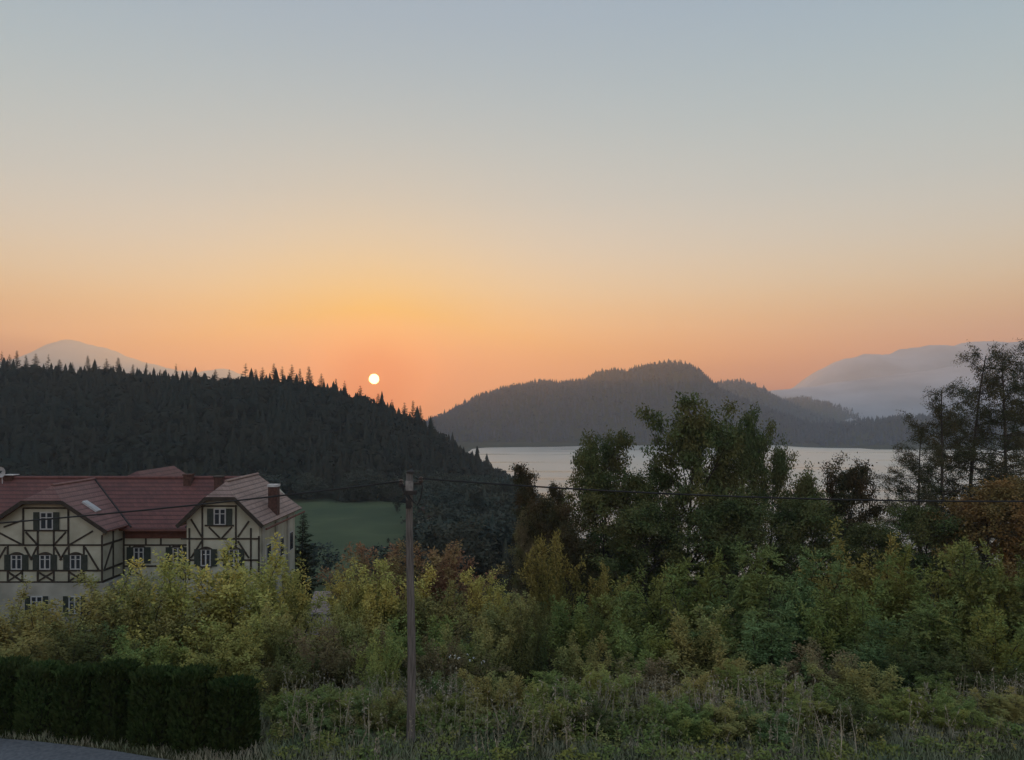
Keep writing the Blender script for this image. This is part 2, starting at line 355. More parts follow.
class Hill:
    def __init__(s, prof, D, front, back, tree=0, seed=1, rough=.05, base=0, crest=0):
        p = np.array(prof, float); s.crest = crest
        s.x = (p[:, 0] - CX) * D / F; s.z = EYE - (p[:, 1] - HY) * D / F - tree
        s.D, s.front, s.back, s.seed, s.rough, s.base0 = D, front, back, seed, rough, base
    def h(s, X, Y):
        s.base = np.interp(X, *s.base0) if isinstance(s.base0, tuple) else s.base0
        v = np.where(Y < s.D, (s.D - Y) / s.front, (Y - s.D) / s.back)
        bell = np.cos(np.clip(v, 0, 1) * math.pi / 2) ** 1.35
        top = np.interp(X, s.x, s.z) + s.crest * fbm(X / (s.front * .12) + 3, X * 0, s.seed + 5, 5)
        n = fbm(X / (s.front * .5) + 7, Y / (s.front * .5), s.seed, 5)
        return s.base + (top - s.base) * bell + n * s.rough * (top - s.base) * np.clip(v * 3, 0, 1) * bell - 12 * np.clip(v, 0, 1) ** 4
    def build(s, name, mat, nx=160, ny=70):
        X, Y = np.meshgrid(np.linspace(s.x[0], s.x[-1], nx), s.D + np.concatenate([np.linspace(-s.front, 0, ny), np.linspace(0, s.back, ny // 3)[1:]]))
        return tag(link(name, grid_mesh(name, X, Y, s.h(X, Y), mat)), kind='structure')

wooded = Hill([(-330, 372), (-200, 362), (0, 360), (60, 365), (150, 371), (240, 379), (300, 377), (330, 385), (380, 403), (420, 423), (450, 445), (475, 460), (500, 475), (520, 490), (540, 512), (575, 575)],
              430, 145, 230, tree=12, seed=11, rough=.10, base=([-60, 20], [22, -22]))
wooded.build('wooded_hill', M['forest_floor'])
island = Hill([(380, 445), (430, 419), (445, 413), (460, 405), (480, 394), (510, 386), (540, 381), (560, 381.5), (575, 380), (587, 379), (594, 373), (606, 369), (616, 368), (624, 370), (636, 366), (650, 362.5), (664, 361), (680, 361), (690, 364), (698, 370), (706, 378), (720, 388), (745, 400), (785, 416), (840, 434), (900, 452)],
              1850, 340, 420, tree=13, seed=21, rough=.10, base=2)
island.build('shore_hill', M['forest_floor'])
hill_b = Hill([(640, 430), (690, 405), (712, 384), (722, 381), (738, 380), (755, 386), (775, 398), (800, 411), (830, 421), (870, 445)], 2300, 350, 350, tree=10, seed=31, base=2)
hill_b.build('hill', M['forest_floor'])
hill_c = Hill([(720, 425), (760, 405), (780, 399), (800, 397), (825, 402), (850, 411), (880, 421), (940, 440)], 2750, 350, 350, tree=10, seed=41, base=2)
hill_c.build('hill', M['forest_floor'])
shore_r = Hill([(740, 446), (790, 431), (815, 424), (850, 423), (880, 418), (910, 415), (940, 417), (980, 413), (1024, 408), (1100, 402), (1400, 396)], 1640, 290, 300, tree=9, seed=51, base=2)
shore_r.build('hill', M['forest_floor'])
mt1 = Hill([(690, 415), (740, 398), (770, 391), (800, 388), (830, 383), (860, 379), (900, 374), (950, 367), (1024, 358), (1300, 340), (1700, 330)], 3200, 900, 500, seed=61, rough=.08, crest=10)
mt1.build('mountain', M['rock'], 220, 90)
mt2 = Hill([(740, 412), (780, 392), (800, 383), (820, 372), (838, 362), (850, 357), (860, 354), (890, 355), (900, 350), (930, 347), (960, 344), (1024, 342), (1150, 334), (1400, 330), (1560, 350)], 3900, 800, 500, seed=71, rough=.18, crest=16)
mt2.build('mountain', M['rock'], 260, 90)
mt3 = Hill([(-600, 395), (-200, 375), (-60, 372), (0, 366), (30, 358), (45, 350), (60, 344), (75, 342), (100, 346), (120, 352), (145, 362), (180, 371), (205, 372), (225, 368), (245, 375), (300, 394), (360, 424), (420, 450)], 4420, 800, 400, seed=81, rough=.18, crest=16)
M['hazed_rock'] = noise_mat('hazed_mountain_rock', (.46, .39, .33), (.58, .49, .42), .0035, .95, .5, 8, dist=40)  # warm pale tone paints the distance haze into the peak
mt3.build('mountain', M['hazed_rock'], 260, 70)

HX = 4900
bm_ = MB().box(-HX, HX, -470, HX, -22, 620)
haze = bm_.build('haze', bpy.data.materials.new('haze_air')); tag(haze, kind='stuff')
hm = haze.data.materials[0]; hm.use_nodes = True; hn = hm.node_tree.nodes; hn.remove(hn['Principled BSDF'])
pv = hn.new('ShaderNodeVolumePrincipled'); pv.inputs['Density'].default_value = HAZE_DENSITY
pv.inputs['Color'].default_value = (.79, .87, .96, 1); pv.inputs['Anisotropy'].default_value = .5
hm.node_tree.links.new(pv.outputs[0], hn['Material Output'].inputs['Volume'])
try: hm.cycles.homogeneous_volume = True
except Exception: pass

# the risen sun: a glowing ball far beyond the haze
import bmesh
SD = 30000.0
me = bpy.data.meshes.new('sun'); bm2 = bmesh.new(); bmesh.ops.create_uvsphere(bm2, u_segments=32, v_segments=16, radius=SD * 4.9 / F); bm2.to_mesh(me); bm2.free()
sm = bpy.data.materials.new('sun_glow'); sm.use_nodes = True; sn = sm.node_tree.nodes; sn.remove(sn['Principled BSDF'])
em = sn.new('ShaderNodeEmission'); em.inputs[0].default_value = (1, .58, .17, 1); em.inputs[1].default_value = 13
sm.node_tree.links.new(em.outputs[0], sn['Material Output'].inputs[0]); me.materials.append(sm)
try: sm.cycles.emission_sampling = 'NONE'
except Exception: pass
so = link('sun', me); so.location = SUN_DIR * SD + np.array([0, 0, EYE])
tag(so, 'small glowing pale yellow sun disc just above the wooded ridge', 'sun')

# ------------------------------------------------------------------ plants
def unit(v): return v / np.maximum(np.linalg.norm(v, axis=-1, keepdims=True), 1e-9)

def leaves(P, D, ln, wd, rng, flat=.45):
    """kite-shaped leaves: bases P, directions D, lengths ln"""
    n = len(P); D = unit(D); q = rng.normal(size=(n, 3)) * flat + np.array([0, 0, 1.0]); S = unit(np.cross(D, q)); ln = np.broadcast_to(ln, n)[:, None]
    up = np.cross(S, D)
    a = P; b_ = P + D * ln * .45 + S * ln * wd * .5 + up * ln * .06; c = P + D * ln; d = P + D * ln * .45 - S * ln * wd * .5 + up * ln * .06
    V = np.stack([a, b_, c, d], 1).reshape(-1, 3)
    return V, np.arange(4 * n).reshape(n, 4)

def chain(p, d, Ln, n, wander, bend, rng):
    pts = [p]; d = d / np.linalg.norm(d); st = Ln / n
    for i in range(n):
        d = d + rng.normal(size=3) * wander + np.array([0, 0, bend]); d /= np.linalg.norm(d)
        pts.append(pts[-1] + d * st)
    return np.array(pts)

def along(pts, t):
    f = t * (len(pts) - 1); i = min(int(f), len(pts) - 2); k = f - i
    return pts[i] * (1 - k) + pts[i + 1] * k, pts[i + 1] - pts[i]

def perp_dir(d, ang, az, rng):
    d = d / np.linalg.norm(d); ref = np.array([0, 0, 1.]) if abs(d[2]) < .9 else np.array([1., 0, 0])
    u = np.cross(d, ref); u /= np.linalg.norm(u); v = np.cross(d, u)
    return d * math.cos(ang) + (u * math.cos(az) + v * math.sin(az)) * math.sin(ang)

def wood_mesh(name, chains):
    mb = MB()
    for pts, r0, r1, n in chains:
        mb.tube(pts, np.linspace(r0, r1, len(pts)), n, cap=False)
    me = bpy.data.meshes.new(name); me.from_pydata(mb.v, [], mb.f); me.materials.append(M['bark']); me.polygons.foreach_set('use_smooth', [True] * len(me.polygons))
    return me

def leaf_mesh(name, P, D, ln, wd, rng):
    V, Fc = leaves(P, D, ln, wd, rng)
    return mesh_np(name, V, [Fc], LEAF['green'])

def tpl_tree(seed, spread=.30, first=.12, limbs=24, lf=.29, per=40, up=.75, clump=.40, crown=None, nsub=6, ntw=4):
    """unit-height broadleaf tree built 18 m tall"""
    rng = np.random.RandomState(seed); H = 18.0
    trunk = chain(np.zeros(3), np.array([rng.normal() * .05, rng.normal() * .05, 1.]), H * .93, 9, .05, .03, rng)
    ch = [(trunk, .26, .03, 7)]; P = []; D = []
    for i in range(limbs):
        t = first + (.97 - first) * (i + rng.rand() * .7) / limbs
        p, d = along(trunk, t)
        prof = crown(t) if crown else math.sin(math.pi * min(1, (t - first * .6) / (1 - first * .6) * .93 + .07)) ** .7
        Ln = H * spread * (prof * rng.uniform(.65, 1.25) + .12)
        lim = chain(p, perp_dir(d, rng.uniform(.75, 1.15) - .35 * t, i * 2.4 + rng.normal() * .4, rng), Ln, 5, .13, .10 * up, rng)
        ch.append((lim, .10 * (1.15 - t) + .025, .015, 5))
        for j in range(nsub):
            s_ = rng.uniform(.25, 1.0); q, e = along(lim, s_)
            sub = chain(q, perp_dir(e, rng.uniform(.4, .95), rng.rand() * 6.3, rng), Ln * rng.uniform(.28, .55), 3, .16, .06, rng)
            ch.append((sub, .03, .008, 4))
            for k in range(ntw):
                q2, e2 = along(sub, rng.uniform(.3, 1)); tw = unit(e2 + rng.normal(size=3) * .02)[None] + rng.normal(size=(1, 3)) * .5
                A = q2 + unit(tw)[0] * rng.uniform(.15, .8)
                nn = int(per * rng.uniform(.45, 1.4))
                off = rng.normal(size=(nn, 3)) * clump * np.array([1, 1, .75])
                P.append(A + off); D.append(off * .8 + rng.normal(size=(nn, 3)) * .5 + np.array([0, 0, -.25]))
    P = np.concatenate(P); D = np.concatenate(D)
    H = float(np.percentile(P[:, 2], 99.7))
    return wood_mesh('trunk', ch), leaf_mesh('crown', P, D, lf * rng.uniform(.7, 1.3, len(P)), .62, rng), H

def tpl_spire(seed, lf=.22):
    return tpl_tree(seed, spread=.17, first=.08, limbs=34, lf=lf, per=44, up=.5, clump=.27, crown=lambda t: 1.05 - .95 * t, nsub=4, ntw=4)

def tpl_larch(seed):
    """tall open tree: bare straight trunk, thin level boughs, hanging sprays"""
    rng = np.random.RandomState(seed); H = 20.0
    trunk = chain(np.zeros(3), np.array([rng.normal() * .03, 0, 1.]), H, 10, .022, .02, rng)
    ch = [(trunk, .24, .035, 7)]; P = []; D = []
    nb = 74
    for i in range(nb):
        t = .14 + .85 * (i + rng.rand()) / nb; p, d = along(trunk, t)
        Ln = 6.2 * (1 - max(0, t - .45) / .62) ** .95 * rng.uniform(.5, 1.2) + .35
        if rng.rand() < .12: continue
        b_ = chain(p, perp_dir(d, rng.uniform(1.15, 1.5) - .55 * max(0, t - .6), i * 2.4 + rng.normal() * .5, rng), Ln, 6, .09, rng.uniform(-.03, .06), rng)
        ch.append((b_, .055 * (1.2 - t) + .012, .008, 4))
        for j in range(int(5 + Ln * 2.6)):
            q, e = along(b_, rng.uniform(.15, 1.0))
            sub = chain(q, perp_dir(e, rng.uniform(.4, 1.1), rng.rand() * 6.3, rng) + np.array([0, 0, -.1]), rng.uniform(.35, 1.15), 3, .16, -.12, rng)
            ch.append((sub, .012, .004, 3))
            nn = rng.randint(34, 70); tt = rng.rand(nn)
            A = np.array([along(sub, x)[0] for x in tt]) + rng.normal(size=(nn, 3)) * .13
            P.append(A); D.append(rng.normal(size=(nn, 3)) + np.array([0, 0, -.5]))
    P = np.concatenate(P); D = np.concatenate(D)
    H = float(np.percentile(P[:, 2], 99.8))
    return wood_mesh('trunk', ch), leaf_mesh('crown', P, D, .12 * rng.uniform(.7, 1.3, len(P)), .5, rng), H

def tpl_spruce(seed, gaps=.1, base=.06, wid=.17, dens=1.0):
    rng = np.random.RandomState(seed); H = 18.0
    trunk = chain(np.zeros(3), np.array([0, 0, 1.]), H, 8, .008, .02, rng)
    ch = [(trunk, .2, .02, 6)]; P = []; D = []
    nb = int(110 * dens)
    for i in range(nb):
        t = base + (.985 - base) * (i + rng.rand()) / nb; p, d = along(trunk, t)
        if rng.rand() < gaps: continue
        Ln = H * wid * ((1 - t) ** .9) * rng.uniform(.55, 1.25) + .06
        b_ = chain(p, perp_dir(d, rng.uniform(1.35, 1.75) - .5 * t, i * 2.4 + rng.normal() * .5, rng), Ln, 4, .06, .05, rng)
        ch.append((b_, .03, .006, 3))
        nn = int(Ln * 42 + 10); tt = rng.uniform(.1, 1, nn) ** .95
        A = np.array([along(b_, x)[0] for x in tt]); o = rng.normal(size=(nn, 3)); o[:, 2] = -abs(o[:, 2]) * .7
        P.append(A + o * .1); D.append(o + unit(b_[-1] - b_[0]) * 1.1)
    P = np.concatenate(P); D = np.concatenate(D)
    return wood_mesh('trunk', ch), leaf_mesh('crown', P, D, np.clip(.2 + .45 * (1 - P[:, 2] / H), .2, .5) * rng.uniform(.6, 1.3, len(P)), .36, rng), H

def tpl_shrub(seed, stems=19, lf=.118, per=21, up=.55, nsub=13, arch=-.04, pinnate=False):
    """many-stemmed bush built 4 m tall and about 4 m wide"""
    rng = np.random.RandomState(seed); H = 4.0; ch = []; P = []; D = []
    for i in range(stems):
        az = i * 2.4 + rng.normal() * .4; lean = rng.uniform(.05, .75)
        d = np.array([math.cos(az) * lean, math.sin(az) * lean, 1.]); Ln = H * rng.uniform(.62, 1.06) * (1.06 if lean < .3 else 1)
        st = chain(np.array([math.cos(az), math.sin(az), 0]) * .25 * rng.rand(), d, Ln, 7, .08, arch * lean, rng)
        ch.append((st, .03, .006, 4))
        for j in range(nsub):
            t = .12 + .88 * (j + rng.rand()) / nsub; p, e = along(st, t)
            bl = rng.uniform(.3, 1.05) * (1.15 - .6 * t)
            br = chain(p, perp_dir(e, rng.uniform(.5, 1.15), rng.rand() * 6.3, rng), bl, 3, .14, .03, rng)
            ch.append((br, .010, .003, 3))
            if pinnate:
                for k in range(8):
                    q, e2 = along(br, rng.uniform(.2, 1)); fd = perp_dir(e2, rng.uniform(.3, 1.1), rng.rand() * 6.3, rng)
                    fr = chain(q, fd, rng.uniform(.32, .55), 5, .05, -.09, rng); up_ = np.array([0, 0, 1.])
                    for tt in np.linspace(.2, 1, 8):
                        a, ed = along(fr, tt); sd = np.cross(ed, up_); sd /= np.linalg.norm(sd) + 1e-9; ed = ed / np.linalg.norm(ed)
                        for sg in ((-1, 1) if tt < .99 else (0,)):
                            P.append(a[None]); D.append((sd * sg + ed * .55 + np.array([0, 0, -.15]) + rng.normal(size=3) * .12)[None])
            else:
                nn = int(per * 3.4 * rng.uniform(.6, 1.3)); tt = rng.uniform(.05, 1, nn)
                A = np.array([along(br, x)[0] for x in tt]); o = rng.normal(size=(nn, 3))
                P.append(A + o * .085); D.append(o * np.array([1, 1, .5]) + unit(br[-1] - br[0]) * .6 + np.array([0, 0, -.25]))
    P = np.concatenate(P); D = np.concatenate(D)
    H = float(np.percentile(P[:, 2], 99.3))
    return wood_mesh('stems', ch), leaf_mesh('foliage', P, D, (lf * 1.2 if pinnate else lf) * rng.uniform(.7, 1.35, len(P)), .36 if pinnate else .6, rng), H

TPL = {}
def get_tpl(kind, v):
    k = (kind, v)
    if k not in TPL:
        sd = 100 + 17 * v + sum(map(ord, kind))
        TPL[k] = {'tree': lambda: tpl_tree(sd), 'tree_open': lambda: tpl_tree(sd, spread=.33, per=60, clump=.36, limbs=22, lf=.29),
                  'tree_thin': lambda: tpl_tree(sd, spread=.26, per=14, clump=.30, limbs=18, lf=.17),
                  'spire': lambda: tpl_spire(sd), 'larch': lambda: tpl_larch(sd), 'spruce': lambda: tpl_spruce(sd),
                  'pine': lambda: tpl_spruce(sd, gaps=.3, base=.35, wid=.15, dens=.7),
                  'shrub': lambda: tpl_shrub(sd), 'upright': lambda: tpl_shrub(sd, stems=11, up=.9, arch=.02, nsub=15),
                  'pinnate': lambda: tpl_shrub(sd, stems=14, nsub=12, pinnate=True)}[kind]()
    return TPL[k]

PARTN = {'shrub': ('stems', 'foliage'), 'upright': ('stems', 'foliage'), 'pinnate': ('stems', 'foliage')}
prng = np.random.RandomState(5)
def plant(name, kind, v, px, Yd, top, leaf, label, cat, group, wpx=None, bark='bark', base=None):
    wm, lm, H = get_tpl(kind, v)
    X = (px - CX) * Yd / F; gz = float(ground(X, Yd)) - .08 if base is None else base
    hgt = EYE - (top - HY) * Yd / F - gz
    o = empty(name, (X, Yd, gz), prng.rand() * 6.28, label, cat, group)
    nominal = {'tree': .62, 'tree_open': .66, 'tree_thin': .55, 'spire': .36, 'larch': .5, 'spruce': .3, 'pine': .3}.get(kind, 1.0)
    sz = hgt / H; sx = sz
    if wpx: sx = (wpx * Yd / F) / (nominal * H); sx = float(np.clip(sx, sz * .55, sz * 2.2))
    a, b_ = PARTN.get(kind, ('trunk', 'crown'))
    for nm, me, mt in ((a, wm, M[bark]), (b_, lm, LEAF[leaf])):
        c = link(nm, me, o, mt)
    o.scale = (sx, sx, sz)
    return o

# ---- distant woods: uncountable, one mesh per wood
def star_cones(layers, sides, rng):
    V = []; Fc = []
    for k in range(layers):
        z0 = .08 + .84 * k / layers; z1 = min(1, z0 + 1.75 / layers); r = .19 * (1 - z0) + .012
        b0 = len(V); V.append((0, 0, z1))
        for j in range(sides):
            a = 2 * math.pi * (j + .5 * (k % 2)) / sides; rr = r * (1.15 if j % 2 else .55) * rng.uniform(.8, 1.2)
            V.append((rr * math.cos(a), rr * math.sin(a), z0 - (.03 if j % 2 else -.02)))
        Fc += [(b0, b0 + 1 + j, b0 + 1 + (j + 1) % sides) for j in range(sides)]
    return np.array(V, float), np.array(Fc)

def blob_tris(n, rng, sz=1.0):
    d = unit(rng.normal(size=(n, 3))); r = rng.uniform(.55, 1, n)[:, None]
    c = d * r * np.array([.33, .33, .38]) + np.array([0, 0, .56]); V = []
    u = unit(np.cross(d, rng.normal(size=(n, 3)))); v = np.cross(d, u); s_ = sz * rng.uniform(.08, .15, n)[:, None]
    V = np.stack([c + u * s_, c - u * s_ * .5 + v * s_ * .9, c - u * s_ * .5 - v * s_ * .9], 1).reshape(-1, 3)
    return V, np.arange(3 * n).reshape(n, 3)

def leafy_crown(seed, clumps=46, per=20):
    """small far broadleaf tree of unit height: leaf sprays in clumps with dark gaps between them"""
    r_ = np.random.RandomState(seed); d = unit(r_.normal(size=(clumps, 3)) * np.array([1, 1, .9]) + np.array([0, 0, .25]))
    c = d * r_.uniform(.45, 1, clumps)[:, None] * np.array([.34, .34, .40]) * r_.uniform(.75, 1.15, clumps)[:, None] + np.array([0, 0, .56])
    P = np.repeat(c, per, 0) + r_.normal(size=(clumps * per, 3)) * np.array([.055, .055, .035]); D = np.repeat(d, per, 0) * .6 + r_.normal(size=(clumps * per, 3)) * .7 + np.array([0, 0, -.2])
    V, Fq = leaves(P, D, .062 * r_.uniform(.6, 1.3, len(P)), .65, r_)
    return V, np.concatenate([Fq[:, [0, 1, 2]], Fq[:, [0, 2, 3]]])

def scatter_wood(name, pts, hts, widths, tpls, choice, rng, mat):
    VV = []; FF = []; off = 0
    for ti, (V, Fc) in enumerate(tpls):
        sel = np.where(choice == ti)[0]
        if not len(sel): continue
        a = rng.rand(len(sel)) * 6.28; ca, sa = np.cos(a), np.sin(a)
        x = V[None, :, 0] * ca[:, None] - V[None, :, 1] * sa[:, None]; y = V[None, :, 0] * sa[:, None] + V[None, :, 1] * ca[:, None]
        h = hts[sel][:, None]; wd = widths[sel][:, None]
        W_ = np.stack([x * h * wd + pts[sel, 0][:, None], y * h * wd + pts[sel, 1][:, None], V[None, :, 2] * h + pts[sel, 2][:, None]], -1)
        VV.append(W_.reshape(-1, 3)); FF.append((Fc[None] + (np.arange(len(sel)) * len(V))[:, None, None] + off).reshape(-1, 3)); off += len(sel) * len(V)
    o = link(name, mesh_np(name, np.concatenate(VV), [np.concatenate(FF)], mat))
    return tag(o, kind='stuff')

rng = np.random.RandomState(77)
near_tpl = [star_cones(7, 10, rng) for _ in range(4)] + [blob_tris(150, rng, .75) for _ in range(4)]
fine_tpl = [star_cones(10, 12, rng) for _ in range(4)] + [leafy_crown(k) for k in range(4)]
far_tpl = [star_cones(4, 6, rng) for _ in range(3)] + [blob_tris(26, rng) for _ in range(3)]

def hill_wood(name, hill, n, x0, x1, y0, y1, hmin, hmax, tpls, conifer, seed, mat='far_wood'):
    rng = np.random.RandomState(seed)
    X = rng.uniform(x0, x1, n); Y = rng.uniform(y0, y1, n); Z = hill.h(X, Y)
    gz = ground(X, Y); k = (Z > gz - 1) & (Z > 1.5); X, Y, Z = X[k], Y[k], Z[k]
    h = rng.uniform(hmin, hmax, len(X)) * np.where(rng.rand(len(X)) < .12, rng.uniform(1.0, 1.45, len(X)), 1); k2 = len(tpls) // 2
    ch = np.where(rng.rand(len(X)) < conifer, rng.randint(0, k2, len(X)), rng.randint(k2, 2 * k2, len(X)))
    wd = np.where(ch < k2, rng.uniform(1., 1.5, len(X)), rng.uniform(1.0, 1.5, len(X))); h = np.where(ch < k2, h, h * .8)
    return scatter_wood(name, np.stack([X, Y, Z - .5], 1), h, wd, tpls, ch, rng, LEAF[mat])

hill_wood('forest', wooded, 9000, -480, 14, 290, 560, 7, 15, near_tpl, .5, 1, 'wood')
hr_ = np.random.RandomState(4)
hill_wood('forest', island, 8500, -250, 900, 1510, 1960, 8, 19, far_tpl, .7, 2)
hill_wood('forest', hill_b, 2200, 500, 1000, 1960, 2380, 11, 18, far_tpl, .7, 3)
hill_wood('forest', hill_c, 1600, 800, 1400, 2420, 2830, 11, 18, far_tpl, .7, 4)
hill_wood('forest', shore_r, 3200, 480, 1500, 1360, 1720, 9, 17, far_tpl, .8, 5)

# wooded valley round the meadow
rng = np.random.RandomState(9)
VX, VY, VH = [], [], []
while len(VX) < 420:
    px = rng.uniform(250, 640); Yd = rng.uniform(130, 420)
    if px < 425 and 135 < Yd < 292: continue
    x = (px - CX) * Yd / F
    if Yd > 310 and px < 470: continue
    if ground(x, Yd) < 1: continue
    VX.append(x); VY.append(Yd); VH.append(rng.uniform(7, 13))
VX, VY, VH = map(np.array, (VX, VY, VH))
scatter_wood('valley_wood', np.stack([VX, VY, ground(VX, VY) - .4], 1), VH, rng.uniform(1, 1.4, len(VX)), fine_tpl,
             np.where(rng.rand(len(VX)) < .25, rng.randint(0, 4, len(VX)), rng.randint(4, 8, len(VX))), rng, LEAF['valley'])

# conifers one can tell apart along the skyline of the wooded hill
ORD = ['first', 'second', 'third', 'fourth', 'fifth', 'sixth', 'seventh', 'eighth', 'ninth', 'tenth', 'eleventh', 'twelfth', 'thirteenth', 'fourteenth', 'fifteenth',
       'sixteenth', 'seventeenth', 'eighteenth', 'nineteenth', 'twentieth']
ORD += ['twenty-' + o for o in ORD[:9]] + ['thirtieth'] + ['thirty-' + o for o in ORD[:9]]
sky_pts = [(2, 354), (10, 357), (17, 353), (27, 358), (35, 356), (48, 357), (60, 362), (72, 365), (88, 358), (96, 364), (107, 361), (118, 360), (132, 367), (146, 365), (160, 372),
           (176, 366), (190, 373), (205, 376), (215, 372), (229, 372), (245, 366), (255, 372), (262, 370), (274, 366), (282, 369), (292, 367), (300, 371), (310, 369), (322, 376), (336, 381), (345, 383), (360, 388),
           (378, 396), (392, 402), (405, 405), (413, 403), (421, 408), (432, 418), (444, 436), (455, 446), (466, 455)]
sky_pts.sort()
rngs = np.random.RandomState(15)
left_n = sum(1 for p in sky_pts if p[0] < 374)
for i, (px, py) in enumerate(sky_pts):
    Yd = 430 + rngs.uniform(-12, 10)
    x = (px - CX) * Yd / F; kind = 'pine' if rngs.rand() < .2 else 'spruce'
    if px < 374: k = left_n - i; lab = f'dark {"open pine" if kind == "pine" else "pointed spruce"} on the wooded ridge, {ORD[k - 1]} skyline conifer left of the sun'
    else: k = i - left_n + 1; lab = f'dark {"open pine" if kind == "pine" else "pointed spruce"} on the falling ridge, {ORD[k - 1]} skyline conifer right of the sun'
    o = plant('pine_tree' if kind == 'pine' else 'spruce_tree', kind, i % 3, px, Yd, py - 3, 'spruce', lab, 'conifer', 'conifers along the skyline of the wooded hill', base=float(wooded.h(x, Yd)) - .4)
    o.scale = (o.scale[2] * rngs.uniform(1.25, 1.9),) * 2 + (o.scale[2],)

# ------------------------------------------------------------------ the half-timbered house
house = empty('timbered_house', (-28, 57, 45), 0, 'large cream half-timbered house with red tiled roofs and dark shutters', 'house')
HO = np.array([-28, 57, 45.])
def hb(mb, name, mat, parent=None, bevel=0):
    """link a mesh given in world coordinates under the house"""
    mb.v = [tuple(np.array(p) - (HO if parent is None else 0)) for p in mb.v]
    return mb.build(name, mat, house if parent is None else parent, bevel)
def sub(mb, name, mat, par):
    mb.v = [tuple(np.array(p) - HO) for p in mb.v]
    return mb.build(name, mat, par)

ZB = 44.0
def gable_poly(cx, hw, y, ze, zt, tw):          # clipped gable outline
    return [(cx - hw, y, ZB), (cx + hw, y, ZB), (cx + hw, y, ze), (cx + tw, y, zt), (cx - tw, y, zt), (cx - hw, y, ze)]

LW = dict(cx=-32.5, hw=3.9, yf=54.0, slope=.67, ridge=55.0, eave=4.5, yo=53.4, hip=1.35)
RW = dict(cx=-20.2, hw=2.52, yf=54.0, slope=.98, ridge=55.3, eave=2.98, yo=53.4, hip=.98)
YM, YR, ZR, ZE = 56.8, 60.3, 55.1, 51.7
# walls
hb(MB().box(-52, -18.2, YM, 63.4, ZB, ZE + .25), 'wall', M['plaster'])
for d in (LW, RW):
    zt = d['ridge'] - d['slope'] * d['hip'] - .12; ze = d['ridge'] - d['slope'] * d['hw'] - .12
    hb(MB().prism(gable_poly(d['cx'], d['hw'], d['yf'], ze, zt, d['hip'] + .12), (0, (YM if d is LW else 62.9) - d['yf'] + .02, 0)), 'gable_wall', M['plaster'])
# ground storey in greyer plaster, a little proud
hb(MB().box(LW['cx'] - 3.95, LW['cx'] + 4.35, 53.93, YM - .05, ZB - .02, 48.28), 'ground_storey_wall', M['plinth'])

def slab(mb, poly, th=.16):
    p = np.array(poly, float); nrm = np.cross(p[1] - p[0], p[2] - p[0]); nrm /= np.linalg.norm(nrm)
    if nrm[2] < 0: nrm = -nrm
    mb.prism([q - nrm * th for q in p], nrm * th)
r = MB()
slab(r, [(-53, 56.15, ZE), (-18, 56.15, ZE), (-20.4, YR, ZR), (-53, YR, ZR)])
slab(r, [(-53, YR, ZR - .012), (-20.4, YR, ZR - .012), (-18, 64.4, ZE - .012), (-53, 64.4, ZE - .012)])
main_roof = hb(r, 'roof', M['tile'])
def wing_roof(d, yback, mat, hip_back=False):
    r = MB(); cx, e, yo, rz, sl, hp = d['cx'], d['eave'], d['yo'], d['ridge'], d['slope'], d['hip']
    ze = rz - sl * e; zh = rz - sl * hp; ya = yo + 1.25
    for sg in (1, -1):
        if hip_back:
            slab(r, [(cx + sg * e, yo, ze), (cx + sg * e, yback + 2, ze), (cx, yback, rz), (cx, ya, rz), (cx + sg * hp, yo, zh)])
        else:
            slab(r, [(cx + sg * e, yo, ze), (cx + sg * e, yback, ze), (cx, yback, rz), (cx, ya, rz), (cx + sg * hp, yo, zh)])
    slab(r, [(cx - hp, yo, zh), (cx + hp, yo, zh), (cx, ya, rz)])
    if hip_back: slab(r, [(cx - e, yback + 2, ze), (cx + e, yback + 2, ze), (cx, yback, rz)])
    o = hb(r, 'gable_roof', mat)
    g = MB()
    for sg in (1, -1):                                        # barge boards under the verges
        g.bar((cx + sg * e, yo + .03, ze - .12), (cx + sg * hp, yo + .03, zh - .12), .26, (0, -1, 0), .06)
    g.bar((cx - hp - .1, yo + .03, zh - .14), (cx + hp + .1, yo + .03, zh - .14), .24, (0, -1, 0), .055)
    sub(g, 'barge_board', M['timber'], o)
    rt = MB(); rt.tube([(cx, ya, rz + .03), (cx, yback, rz + .03)], .11, 8)
    sub(rt, 'ridge_tile', mat, o)
    return o
bk_ = MB(); bx = float(wp(138, 474, 61.5)[0])
for sg in (1, -1): slab(bk_, [(bx + sg * 4.4, 61.0, 52.6), (bx + sg * 4.4, 68, 52.6), (bx, 68, 55.55), (bx, 61.4, 55.55), (bx + sg * .9, 60.4, 54.95)])
slab(bk_, [(bx - .9, 60.4, 54.95), (bx + .9, 60.4, 54.95), (bx, 61.4, 55.55)])
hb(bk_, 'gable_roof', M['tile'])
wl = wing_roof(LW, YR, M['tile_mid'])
wr = wing_roof(RW, 61.4, M['tile_lit'], True)
def valley(d, sg):
    v0 = ZE + .06; k = (ZR - ZE) / (YR - 56.15); pts = []
    for zz_ in (ZE + .1, ZR - .15):
        pts.append((d['cx'] + sg * (d['ridge'] - zz_) / d['slope'], 56.15 + (zz_ - ZE) / k, zz_ + .03))
    return MB().tube(pts, .07, 6)
for vd in ((LW, 1), (LW, -1), (RW, -1)): sub(valley(*vd), 'valley_flashing', M['iron'], main_roof)
sub(MB().tube([(-53, YR, ZR + .03), (-20.4, YR, ZR + .03)], .12, 8), 'ridge_tile', M['tile'], main_roof)
gt = MB(); gt.tube([(-28.1, 56.08, ZE - .1), (-23.4, 56.08, ZE - .1)], .075, 8)
hb(gt, 'gutter', M['redwood'])
